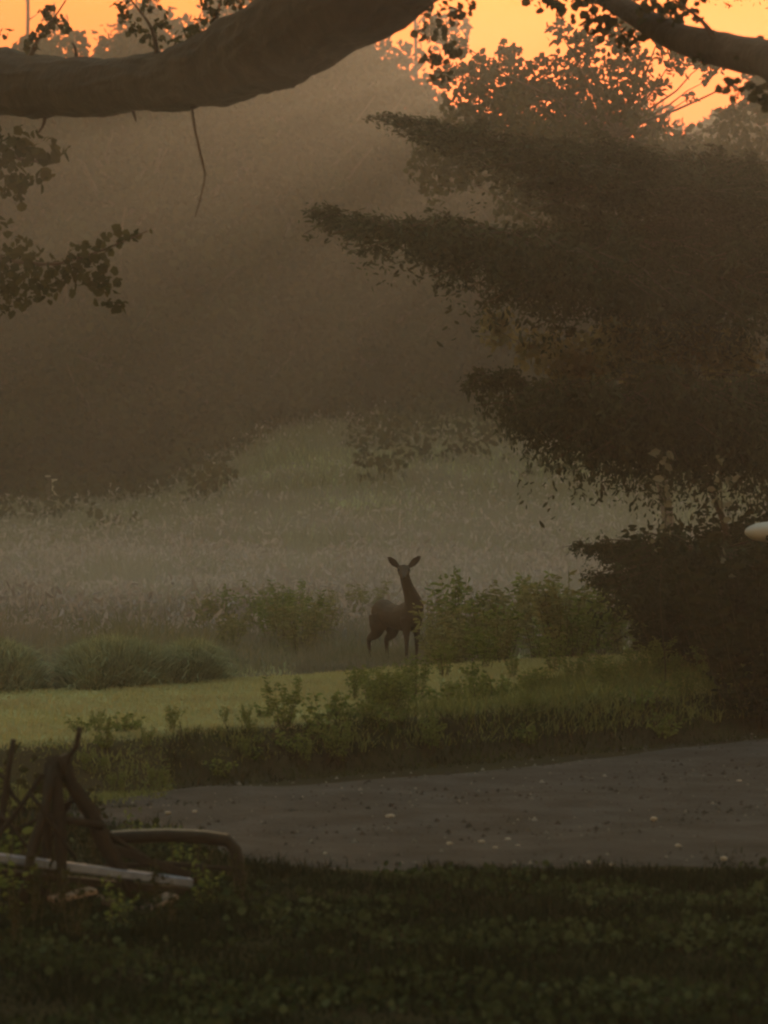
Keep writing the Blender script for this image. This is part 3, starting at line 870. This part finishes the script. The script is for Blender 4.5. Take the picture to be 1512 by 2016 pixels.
# leaves of the second limb and of the crown high over the lawn
leafy_twig([(1420, 98, 26.8, 20), (1380, 40, 26.6, 8), (1300, -20, 26.6, 4)],
           [(1130, 5, 28.8, 50), (1190, 40, 28.3, 45), (1240, 70, 28.0, 35), (1290, 20, 27.6, 40), (1340, 20, 27.2, 40), (1080, 0, 29.2, 40), (1200, -20, 28.4, 60), (1400, -40, 27, 60), (1490, 110, 26.2, 40), (1380, 110, 26.9, 22), (1450, 170, 26.4, 30), (1505, 190, 26, 40)], 420, 3, 0.075)
leafy_twig([(740, 15, 28.0, 14), (800, -20, 27.9, 8), (880, -30, 27.8, 4)],
           [(850, 20, 27.9, 26), (880, 50, 27.8, 24), (890, 100, 27.8, 22), (850, 110, 27.8, 24), (840, 60, 27.8, 20), (870, 150, 27.8, 20), (900, 10, 27.7, 30)], 130, 4, 0.06)
leafy_twig([(310, 110, 31.1, 12), (300, 60, 31.0, 8), (270, 15, 30.9, 5), (230, -30, 30.8, 3)],
           [(300, 75, 31, 26), (270, 50, 31, 22), (320, 40, 31, 24), (245, 30, 31, 18), (290, 10, 31, 22), (235, 10, 31, 14)], 95, 5, 0.06)
leafy_twig([(60, 112, 33.2, 12), (80, 70, 33.2, 7), (110, 30, 33.2, 4), (130, 0, 33.2, 3)],
           [(80, 60, 33.2, 24), (110, 40, 33.2, 22), (60, 85, 33.2, 18), (130, 55, 33.2, 14), (90, 20, 33.2, 14), (10, 60, 33.2, 14)], 80, 6, 0.065)
leafy_twig([(420, 60, 30.2, 10), (430, 20, 30.2, 7), (440, -30, 30.2, 4)],
           [(400, 45, 30.2, 24), (430, 20, 30.2, 24), (460, 5, 30.2, 22), (370, 60, 30.3, 20), (480, -10, 30.2, 20), (410, 0, 30.2, 20), (345, 80, 30.6, 16)], 120, 7, 0.055)
n = 40000
cc = np.array([(RNG.uniform(-10, 5), RNG.uniform(-11, 6), RNG.uniform(9.0, 17)) for _ in range(210)])
idx = RNG.integers(0, 210, n)
C = cc[idx] + norm(RNG.normal(0, 1, (n, 3))) * (RNG.random(n) ** 0.4 * 1.1)[:, None]
link('crown', leaf_mesh('crown', C, RNG.uniform(0.12, 0.22, n), aspect=0.95), M['leaf'], maple)
tl = []
for c in cc[::3]:
    a = Vector((-0.3, 0.3, 7.0 + 0.3 * (c[2] - 8)))
    tl.append(tube(limb_path(a, Vector(c), 0.2, 0.25, 8), [0.09 * (1 - 0.85 * k / 7) for k in range(8)], 6))
link('crown_branches', tubes_mesh('crown_branches', tl), M['bark'], maple)

# ---------------------------------------------------------------- deer
def loft(rings):
    """closed surface through ellipses: (centre, u half-axis, w half-axis)"""
    V, Fc = [], []
    m = 14
    for c, u, w in rings:
        for k in range(m):
            a = 2 * math.pi * k / m
            V.append(Vector(c) + Vector(u) * math.cos(a) + Vector(w) * math.sin(a))
    for i in range(len(rings) - 1):
        for k in range(m):
            a = i * m + k; b = i * m + (k + 1) % m
            Fc.append((a, b, b + m, a + m))
    Fc.append(tuple(range(m - 1, -1, -1))); Fc.append(tuple((len(rings) - 1) * m + k for k in range(m)))
    return V, Fc
DX, DY = 0.20, 45.3
dz = float(ground_z(DX, DY))
deer = empty('deer', (DX, DY, dz))
tag(deer, 'brown doe standing alert in the tall grass, ears spread, facing the house', 'deer')
fx, fy = 0.50, -0.866
def LB(x, y, z):
    return Vector((x * fx + y * -fy, x * fy + y * fx, z))
FWD = Vector((fx, fy, 0)); LEFT = Vector((-fy, fx, 0)); UP = Vector((0, 0, 1))
tor = [(-0.60, 0.66, 0.03, 0.05), (-0.57, 0.67, 0.10, 0.11), (-0.48, 0.675, 0.13, 0.16), (-0.36, 0.67, 0.14, 0.168), (-0.2, 0.635, 0.138, 0.155), (0.0, 0.615, 0.138, 0.16),
       (0.16, 0.635, 0.145, 0.195), (0.30, 0.65, 0.142, 0.20), (0.41, 0.68, 0.115, 0.16), (0.47, 0.70, 0.06, 0.09)]
parts = []
rings = [(LB(x, 0, z), LEFT * ry, UP * rz) for x, z, ry, rz in tor]
parts.append(loft(rings))
# neck rising from the chest, head turned to the camera
nk = spline([(*LB(0.30, 0, 0.68), 0.125), (*LB(0.38, -0.01, 0.80), 0.105), (0.165, -0.335, 0.92), (0.115, -0.37, 1.04), (0.07, -0.39, 1.15), (0.05, -0.40, 1.22)] if False else
            [(*LB(0.28, 0, 0.66), 0.150), (*LB(0.36, 0, 0.78), 0.128), (0.150, -0.345, 0.90, 0.100), (0.112, -0.375, 1.00, 0.078), (0.075, -0.395, 1.11, 0.068), (0.055, -0.40, 1.20, 0.062)], 16)
parts.append(tube([Vector(p[:3]) for p in nk], [p[3] for p in nk], 14))
hc = Vector((0.05, -0.43, 1.225))
hd = [(0.10, 0.00, 0.045, 0.045), (0.05, 0.012, 0.075, 0.07), (-0.01, 0.012, 0.083, 0.078), (-0.07, -0.008, 0.070, 0.066), (-0.13, -0.035, 0.048, 0.048), (-0.19, -0.058, 0.036, 0.038), (-0.225, -0.070, 0.030, 0.030), (-0.24, -0.075, 0.015, 0.016)]
parts.append(loft([(hc + Vector((0, a, b)), Vector((r, 0, 0)), Vector((0, 0.25 * r2, r2))) for a, b, r, r2 in hd]))
for s_, tipv in ((-1, Vector((-0.205, 0.03, 0.185))), (1, Vector((0.22, 0.03, 0.20)))):
    b0 = hc + Vector((0.055 * s_, 0.03, 0.045)); dirv = (hc + tipv) - b0
    perp = Vector((0, 1, 0)).cross(dirv).normalized()
    ear = []
    for f, w in ((0, 0.022), (0.15, 0.033), (0.4, 0.052), (0.62, 0.050), (0.82, 0.033), (0.95, 0.015), (1.0, 0.005)):
        ear.append((b0 + dirv * f + Vector((0, 0.012 * math.sin(f * 3), 0)), perp * w, Vector((0, 0.011, 0))))
    parts.append(loft(ear))
def leg(pts):
    p = spline([(*LB(a, b, c), r) for a, b, c, r in pts], 26)
    parts.append(tube([Vector(q[:3]) for q in p], [q[3] for q in p], 10))
for s_, ox in ((1, 0.0), (-1, 0.035)):
    leg([(0.27 + ox, 0.075 * s_, 0.62, 0.085), (0.28 + ox, 0.085 * s_, 0.50, 0.062), (0.285 + ox, 0.085 * s_, 0.40, 0.040), (0.29 + ox, 0.085 * s_, 0.31, 0.030), (0.285 + ox, 0.085 * s_, 0.17, 0.021), (0.285 + ox, 0.085 * s_, 0.07, 0.023), (0.305 + ox, 0.085 * s_, 0.035, 0.024), (0.315 + ox, 0.085 * s_, 0.0, 0.026)])
for s_, ox in ((1, 0.06), (-1, -0.05)):
    leg([(-0.42, 0.075 * s_, 0.62, 0.13), (-0.38 + ox * 0.3, 0.095 * s_, 0.50, 0.115), (-0.40 + ox * 0.6, 0.10 * s_, 0.40, 0.075), (-0.53 + ox, 0.10 * s_, 0.33, 0.045), (-0.57 + ox, 0.10 * s_, 0.28, 0.031), (-0.555 + ox, 0.10 * s_, 0.16, 0.022), (-0.545 + ox, 0.10 * s_, 0.07, 0.024), (-0.525 + ox, 0.10 * s_, 0.035, 0.025), (-0.515 + ox, 0.10 * s_, 0.0, 0.026)])
tl_ = spline([(*LB(-0.57, 0, 0.74), 0.032), (*LB(-0.63, 0, 0.68), 0.036), (*LB(-0.645, 0, 0.58), 0.03), (*LB(-0.64, 0, 0.50), 0.012)], 10)
parts.append(tube([Vector(q[:3]) for q in tl_], [q[3] for q in tl_], 8))
raw = tubes_mesh('deer_raw', parts)
tmp = bpy.data.objects.new('deer_raw', raw); COL.objects.link(tmp)
md = tmp.modifiers.new('remesh', 'REMESH'); md.mode = 'VOXEL'; md.voxel_size = 0.011; md.use_smooth_shade = True
ms_ = tmp.modifiers.new('smooth', 'SMOOTH'); ms_.factor = 0.5; ms_.iterations = 4
dg = bpy.context.evaluated_depsgraph_get()
body_me = bpy.data.meshes.new_from_object(tmp.evaluated_get(dg))
bpy.data.objects.remove(tmp)
body_me.name = 'body'; body_me.materials.clear()
body_me.polygons.foreach_set('use_smooth', np.ones(len(body_me.polygons), bool))
link('body', body_me, M['fur'], deer)
def ball(name, loc, r, mat, parent, sc=(1, 1, 1)):
    bm = bmesh.new(); bmesh.ops.create_uvsphere(bm, u_segments=12, v_segments=8, radius=r)
    bmesh.ops.scale(bm, vec=sc, verts=bm.verts)
    me = bpy.data.meshes.new(name); bm.to_mesh(me); bm.free()
    me.polygons.foreach_set('use_smooth', np.ones(len(me.polygons), bool))
    o = link(name, me, M[mat], parent); o.location = loc
    return o
for s_ in (-1, 1):
    ball('eye', hc + Vector((0.066 * s_, -0.055, 0.018)), 0.017, 'black', deer)
ball('nose', hc + Vector((0, -0.238, -0.068)), 0.022, 'black', deer, (1.1, 0.6, 0.8))

# grass around the deer's feet
gx = DX + RNG.uniform(-1.3, 1.3, 5200); gy = DY + RNG.uniform(-1.7, 1.3, 5200)
P = np.stack([gx, gy, ground_z(gx, gy) - 0.01], 1)
tag(link('deer_grass', blades('deer_grass', P, RNG.uniform(0.08, 0.30, 5200), RNG.uniform(0.008, 0.018, 5200), 0.55), M['meadow']), 'knee-high grass hiding the hooves of the deer', 'grass', kind='stuff')

# ---------------------------------------------------------------- weeds
def weed_meshes(seed, h, n_stem, n_leaf, leaf, spread, aspect=0.4, top=0.0):
    rr = random.Random(seed); rg = np.random.default_rng(seed)
    tl, C = [], []
    for k in range(n_stem):
        an = rr.uniform(0, 6.28); r0 = spread * 0.35 * rr.random(); r1 = spread * rr.uniform(0.3, 1.0)
        hh = h * rr.uniform(0.6, 1.05)
        a = Vector((math.cos(an) * r0, math.sin(an) * r0, -0.05)); b = Vector((math.cos(an) * r1, math.sin(an) * r1, hh))
        pth = limb_path(a, b, -0.03 * h, 0.03 * h, 6, rr)
        tl.append(tube(pth, [0.006 * (1 - 0.7 * i / 5) for i in range(6)], 4))
        for q in range(n_leaf):
            g = 0.12 + 0.88 * rr.random() ** (0.6 if top else 1.0); i0 = min(int(g * 5), 4)
            c = pth[i0].lerp(pth[i0 + 1], g * 5 - i0)
            C.append((c.x + rr.gauss(0, 0.012), c.y + rr.gauss(0, 0.012), max(0.02, c.z)))
    C = np.array(C)
    return tubes_mesh('stems', tl), leaf_mesh('leaves', C, rg.uniform(0.6, 1.3, len(C)) * leaf, aspect=aspect, flat=0.7, rng=rg)
def plant(name, label, group, meshes, x, y, rz, s, mat, cat='weed'):
    root = empty(name, (x, y, float(ground_z(x, y))), rz)
    root.scale = (s, s, s)
    link('stems', meshes[0], M['stem'], root)
    o = link('leaves', meshes[1], M[mat], root)
    tag(root, label, cat, group)
    return root
def mats_copy(ms, mat):
    a = ms[1].copy(); a.materials.clear(); a.materials.append(M[mat]); return (ms[0], a)
W_tall = [weed_meshes(50 + k, 1.0, 16, 26, 0.10, 0.45, 0.30, top=1) for k in range(4)]
W_low = [weed_meshes(60 + k, 0.32, 13, 11, 0.075, 0.34, 0.5) for k in range(4)]
W_olive = [mats_copy(m, 'weed_olive') for m in W_tall]
W_bush = [weed_meshes(70 + k, 1.5, 30, 40, 0.11, 0.9, 0.5) for k in range(2)]
rr = random.Random(14)
# tall thicket to the right of the deer
for k in range(44):
    pxx = rr.uniform(845, 1340); d = rr.uniform(40.2, 49.5)
    p = px(pxx, 1200, d)
    if tdist(p.x, d) < 5.6: continue
    plant('tall_weed', 'bushy tall weed in the thicket between the deer and the spruce', 'tall weeds in the thicket beside the deer', (W_tall if k % 5 < 2 else W_olive)[k % 4], p.x, d, rr.uniform(0, 6), rr.uniform(0.5, 1.2), 'weed')
# tall weeds behind and left of the deer
for k in range(30):
    pxx = rr.uniform(380, 740); d = rr.uniform(46.5, 57)
    p = px(pxx, 1200, d)
    plant('tall_weed', 'leafy tall weed standing in the meadow behind the deer', 'tall weeds in the meadow behind the deer', (W_tall if k % 2 else W_olive)[(k + 1) % 4], p.x - (1.0 if 660 < pxx and d < 53 else 0.0), d, rr.uniform(0, 6), rr.uniform(0.42, 0.82), 'weed')
# dark shrubs under the spruce
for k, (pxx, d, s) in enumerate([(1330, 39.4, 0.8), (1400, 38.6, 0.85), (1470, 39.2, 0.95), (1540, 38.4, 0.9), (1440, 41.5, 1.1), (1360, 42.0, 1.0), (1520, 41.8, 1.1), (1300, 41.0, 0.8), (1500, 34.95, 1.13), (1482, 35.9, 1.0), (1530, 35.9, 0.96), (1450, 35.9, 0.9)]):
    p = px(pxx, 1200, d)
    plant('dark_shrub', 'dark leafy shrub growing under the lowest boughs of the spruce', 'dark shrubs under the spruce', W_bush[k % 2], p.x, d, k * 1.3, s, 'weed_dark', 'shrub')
# leafy weeds along the front of the bank
spots = [(875, 1338), (930, 1340), (960, 1320), (700, 1385), (760, 1400), (820, 1380), (880, 1390), (640, 1425), (560, 1440), (480, 1455), (430, 1465), (720, 1430),
         (850, 1430), (980, 1380), (1050, 1390), (1130, 1360), (1220, 1350), (1300, 1340), (1390, 1340), (1450, 1330), (1010, 1340), (1090, 1330), (1170, 1320), (340, 1500),
         (290, 1515), (240, 1500), (200, 1530), (310, 1535), (160, 1500), (940, 1400), (600, 1450), (520, 1470), (1480, 1370), (1350, 1380), (1260, 1390), (230, 1540), (120, 1560)]
for k, (a, b) in enumerate(spots):
    p = px_ground(a, b, 0.32)
    if tdist(p.x, p.y) < 0.15:
        p = px_ground(a, b, 0.1)
    plant('bank_weed', 'low broad-leaved weed on the front of the bank above the drive', 'low weeds along the bank', W_low[k % 4] if k % 3 == 1 else W_tall[k % 4], p.x, p.y, k * 1.9, (rr.uniform(0.45, 0.9) if k % 3 == 1 else rr.uniform(0.22, 0.5)) * (0.65 if a < 560 else 1.0), 'weed')
for k in range(46):
    a = rr.uniform(150, 1560)
    t_ = rr.uniform(0.25, 1.5) if a < 640 else rr.uniform(0.2, 2.4)
    for d in np.arange(27, 42, 0.1):
        x_ = (a - 756) / F_PX * d
        if tdist(x_, d) >= t_: break
    plant('bank_weed', 'low broad-leaved weed on the front of the bank above the drive', 'low weeds along the bank', W_low[k % 4] if k % 2 else W_tall[k % 3], x_, float(d), k * 1.3, (rr.uniform(0.35, 0.75) if k % 2 else rr.uniform(0.2, 0.42)) * (0.7 if a < 560 else 1.0), 'weed')
# two pale-leaved stalks in front of the spruce
def pale_stalk(label, pxx, top, d, seed):
    p = px(pxx, 1200, d); gz = float(ground_z(p.x, d))
    h = px(pxx, top, d).z - gz
    root = empty('pale_stalk', (p.x, d, gz))
    r2 = random.Random(seed); rg = np.random.default_rng(seed)
    pth = [(0.03 * math.sin(i + seed), 0.02 * math.cos(i), h * i / 9 - 0.03) for i in range(10)]
    link('stem', tubes_mesh('stem', [tube(pth, [0.009 * (1 - 0.6 * i / 9) for i in range(10)], 6)]), M['stem'], root)
    C = []
    for k in range(26):
        g = 1 - 0.5 * r2.random() ** 1.5
        C.append((pth[min(9, int(g * 9))][0] + r2.gauss(0, 0.05), r2.gauss(0, 0.05), h * g))
    link('leaves', leaf_mesh('leaves', C, rg.uniform(0.07, 0.13, len(C)), aspect=0.6, flat=0.3, rng=rg), M['weed_pale'], root)
    tag(root, label, 'weed', 'pale stalks in front of the spruce')
pale_stalk('tall pale-leaved stalk before the dark spruce, farther from the white tank', 1305, 885, 35.9, 1)
pale_stalk('tall pale-leaved stalk before the dark spruce, closer to the white tank', 1420, 900, 35.9, 2)

# ---------------------------------------------------------------- white tank half hidden by the spruce
p = px(1606, 1047, 35.4)
tank = empty('white_tank', (p.x, 35.4, float(ground_z(p.x, 35.4))))
r = 0.105
zc = p.z - tank.location.z
prof = [(-0.72 + 0.28 * (1 - math.cos(a)), r * math.sin(a)) for a in np.linspace(0.02, math.pi / 2, 9)]
prof = prof + [(-b, c) for b, c in prof[::-1]]
link('shell', tubes_mesh('shell', [tube([(x_, 0.12 * x_, zc - 0.10 * 0) for x_, _ in prof], [c for _, c in prof], 24)]), M['white'], tank)
for sx_ in (-0.3, 0.3):
    lg = link('leg', box_mesh('leg', 0.09, 0.16, max(0.2, zc - r * 0.7), 0.006), M['rust'], tank); lg.location = (sx_, 0.12 * sx_, max(0.2, zc - r * 0.7) / 2)
cap_ = link('valve_cap', tubes_mesh('valve_cap', [tube([(0, 0, zc + r - 0.02), (0, 0, zc + r + 0.05), (0, 0, zc + r + 0.065)], [0.045, 0.045, 0.03], 14)]), M['white'], tank)
tag(tank, 'narrow white rounded tank on legs before the spruce', 'tank')

# white marker posts at the foot of the far trees
for k, (a, t_, b_, w, lab) in enumerate([(107, 945, 972, 0.15, 'small bright white marker post at the foot of the far trees'), (94, 938, 978, 0.14, 'dull grey marker post beside the bright white one by the far trees')]):
    d = 110.0 + k * 0.6
    q1 = px(a, t_, d); gz = float(ground_z(q1.x, d)); h = q1.z - gz
    post = empty('marker_post', (q1.x, d, gz - 0.1))
    o = link('post', box_mesh('post', w, 0.06, h + 0.1, 0.01), M['stone'] if k == 0 else M['board'], post); o.location = (0, 0, (h + 0.1) / 2)
    o = link('cap', box_mesh('cap', w + 0.03, 0.09, 0.04, 0.01), M['stone'], post); o.location = (0, 0, h + 0.11)
    tag(post, lab, 'post')

# ---------------------------------------------------------------- pale stones on the drive
def stone_mesh(seed):
    rr2 = random.Random(seed)
    bm = bmesh.new(); bmesh.ops.create_icosphere(bm, subdivisions=2, radius=1.0)
    for v in bm.verts:
        v.co *= 1 + rr2.uniform(-0.16, 0.16)
    bmesh.ops.scale(bm, vec=(1.0, 0.8, 0.55), verts=bm.verts)
    me = bpy.data.meshes.new('stone'); bm.to_mesh(me); bm.free()
    me.materials.append(M['stone'])
    return me
ST = [stone_mesh(k) for k in range(4)]
for k, (a, b, r_) in enumerate([(768, 1610, 0.036), (1287, 1615, 0.034), (885, 1664, 0.026), (948, 1660, 0.026), (1335, 1668, 0.028), (1425, 1693, 0.028), (330, 1603, 0.026), (384, 1600, 0.026),
                               (1000, 1655, 0.024), (1020, 1668, 0.02), (1160, 1700, 0.02), (1205, 1705, 0.02), (1455, 1540, 0.026), (640, 1683, 0.018), (975, 1672, 0.02)]):
    p = px_ground(a, b, 0.02)
    o = link('stone', ST[k % 4], None)
    o.location = (p.x, p.y, 0.03); o.scale = (r_, r_, r_); o.rotation_euler = (0, 0, k * 1.1)
    if k == 0:
        tag(o, 'brightest whitish stone lying by itself in the middle of the drive', 'stone', 'pale stones on the gravel drive')
    else:
        tag(o, 'small pale stone lying on the gravel drive', 'stone', 'pale stones on the gravel drive')

# ---------------------------------------------------------------- old farm implement on the near lawn, left
D0 = 22.6
pb = px_ground(200, 1790)
imp = empty('farm_implement', (pb.x, pb.y, 0))
tag(imp, 'dark rusty old farm implement with A-frame and lever beside the drive', 'farm implement')
io = Vector((pb.x, pb.y, 0))
def ip(x, y, dd=0.0):
    return px(x, y, pb.y + dd) - io
def bar(name, pts, mat, sides=8):
    """pts: (x, y, depth offset, thickness px)"""
    P_ = [ip(a, b, c) for a, b, c, _ in pts]; R_ = [t * (pb.y + c) / F_PX / 2 for _, _, c, t in pts]
    return link(name, tubes_mesh(name, [tube(P_, R_, sides, 0.03)]), M[mat], imp)
def flat_bar(name, a, b, h, w, mat):
    a = Vector(a); b = Vector(b); v = b - a
    me = box_mesh(name, v.length, w, h, min(h, w) * 0.15)
    o = link(name, me, M[mat], imp)
    xax = v.normalized(); yax = Vector((0, 0, 1)).cross(xax).normalized(); zax = xax.cross(yax)
    mt = Matrix((xax, yax, zax)).transposed().to_4x4(); mt.translation = (a + b) / 2
    o.matrix_local = mt
    return o
def stick(name, a, b, t0, t1, d0=0.0, d1=0.0, seed=0):
    rq = random.Random(seed)
    pts = [(a[0] + (b[0] - a[0]) * f + rq.uniform(-4, 4), a[1] + (b[1] - a[1]) * f, d0 + (d1 - d0) * f, (t0 + (t1 - t0) * f) * rq.uniform(0.85, 1.15)) for f in np.linspace(0, 1, 6)]
    P_ = [ip(*p[:3]) for p in pts]; R_ = [p[3] * (pb.y + p[2]) / F_PX / 2 for p in pts]
    return link(name, tubes_mesh(name, [tube(P_, R_, 5, 0.18, seed)]), M['rust'], imp)
stick('frame_leg', (108, 1488), (128, 1775), 26, 30, 0.1, 0.0, 1)
stick('frame_leg', (116, 1488), (262, 1765), 30, 36, 0.12, 0.2, 2)
stick('frame_leg', (112, 1492), (40, 1785), 24, 18, 0.1, -0.2, 3)
stick('frame_leg', (96, 1500), (88, 1770), 20, 20, 0.2, 0.3, 4)
stick('brace', (82, 1524), (-70, 1745), 10, 12, 0.15, 0.3, 5)
stick('brace', (70, 1605), (205, 1625), 16, 16, 0.05, 0.12, 6)
stick('brace', (20, 1640), (180, 1560), 9, 9, 0.22, 0.22, 7)
stick('brace', (150, 1560), (70, 1700), 12, 10, 0.3, 0.3, 8)
stick('brace', (0, 1600), (120, 1740), 8, 8, 0.25, 0.1, 12)
stick('brace', (170, 1610), (300, 1700), 14, 10, 0.25, 0.35, 13)
stick('brace', (60, 1560), (150, 1690), 7, 9, -0.05, -0.05, 14)
stick('lever', (122, 1530), (162, 1432), 15, 11, 0.1, 0.1, 9)
stick('side_rod', (26, 1455), (-24, 1770), 11, 16, 0.3, 0.3, 10)
stick('side_rod', (-4, 1520), (52, 1600), 9, 8, 0.32, 0.3, 11)
flat_bar('drawbar', ip(-70, 1680, -0.12), ip(378, 1738, 0.30), 0.055, 0.085, 'zinc')
bar('drawbar_hook', [(385, 1738, 0.30, 14), (392, 1716, 0.30, 18), (398, 1700, 0.30, 6)], 'rust')
flat_bar('under_beam', ip(-60, 1712, -0.06), ip(372, 1756, 0.34), 0.045, 0.10, 'rust')
flat_bar('slanting_beam', ip(215, 1668, 0.2), ip(372, 1724, 0.40), 0.06, 0.05, 'rust')
# curved guard with a pale top edge
arc = [(205, 1640, 0.75), (260, 1636, 0.78), (330, 1634, 0.8), (400, 1637, 0.82), (448, 1644, 0.82), (464, 1662, 0.8), (472, 1700, 0.78), (474, 1760, 0.76)]
bar('guard', [(a, b + 12, c, 24) for a, b, c in arc], 'rust')
bar('guard_edge', [(a, b, c + 0.01, 6) for a, b, c in arc[:5]], 'stone')
bar('guard_rail', [(205, 1705, 0.72, 10), (330, 1700, 0.74, 10), (470, 1712, 0.76, 10)], 'rust')
# bare boards under the bar
for (a, b, c, d_) in (((100, 1772, -0.1), (185, 1752, 0.0), 0.09, 0.2), ((272, 1800, 0.0), (340, 1762, 0.12), 0.085, 0.2)):
    flat_bar('bare_board', ip(*a), ip(*b), 0.03, 0.16, 'pinkwood')
flat_bar('dark_board', ip(190, 1768, 0.02), ip(268, 1790, 0.04), 0.03, 0.2, 'board')
flat_bar('runner', ip(120, 1858, -1.1), ip(300, 1898, -1.0), 0.03, 0.05, 'board')
# weeds that grow through it
WI = [weed_meshes(80 + k, 0.55, 7, 12, 0.06, 0.22, 0.5) for k in range(3)]
WID = [mats_copy(WI[0], 'weed_dark'), mats_copy(WI[1], 'weed_dark'), WI[2]]
for k, (a, b, s) in enumerate([(40, 1720, 1.5), (90, 1740, 1.3), (-10, 1760, 1.5), (200, 1760, 0.7), (300, 1790, 0.6), (400, 1780, 0.6), (440, 1740, 0.55), (60, 1830, 0.8), (230, 1830, 0.6), (140, 1850, 0.7),
                               (20, 1880, 0.7), (350, 1720, 0.6), (470, 1770, 0.5), (180, 1690, 0.9), (270, 1680, 0.6), (110, 1800, 0.6), (330, 1830, 0.5), (10, 1800, 0.9), (400, 1730, 0.6)]):
    p = px_ground(a, b)
    plant('implement_weed', 'dark spindly weed growing up around the old farm implement', 'weeds around the farm implement', WID[k % 3], p.x, p.y, k * 2.1, s, 'weed')

# ---------------------------------------------------------------- haze
def mat_volume(name, color, density, aniso):
    m, nt = new_mat(name)
    v = node(nt, 'ShaderNodeVolumePrincipled')
    v.inputs['Color'].default_value = (*color, 1)
    v.inputs['Density'].default_value = density
    v.inputs['Anisotropy'].default_value = aniso
    out = node(nt, 'ShaderNodeOutputMaterial')
    nt.links.new(v.outputs[0], out.inputs['Volume'])
    return m
hz = link('haze', box_mesh('haze', 240, 260, 30, 0.001), mat_volume('evening haze', (0.82, 0.87, 0.94), 0.00165, 0.68))
hz.location = (0, 100, 12.5)
tag(hz, 'warm evening haze hanging over lawn, meadow and trees', 'haze', kind='stuff')

# ground mist: flat lens-shaped banks, so that the edges fade by themselves
mist_m = mat_volume('ground mist', (0.88, 0.90, 1.0), 0.0045, 0.25)
def mist_bank(x, y, z, ax, ay, az):
    bm = bmesh.new(); bmesh.ops.create_uvsphere(bm, u_segments=40, v_segments=20, radius=1.0)
    bmesh.ops.scale(bm, vec=(ax, ay, az), verts=bm.verts)
    me = bpy.data.meshes.new('ground_mist'); bm.to_mesh(me); bm.free()
    o = link('ground_mist', me, mist_m); o.location = (x, y, z)
    tag(o, 'pale grey mist lying low over the meadow', 'mist', kind='stuff')
rm = random.Random(5)
for k in range(16):
    d = rm.uniform(56, 80)
    mist_bank(rm.uniform(-11, 4) + (3 if k % 3 == 0 else 0), d, rm.uniform(-0.1, 0.35), rm.uniform(5, 10), rm.uniform(4, 8), rm.uniform(0.6, 1.9))
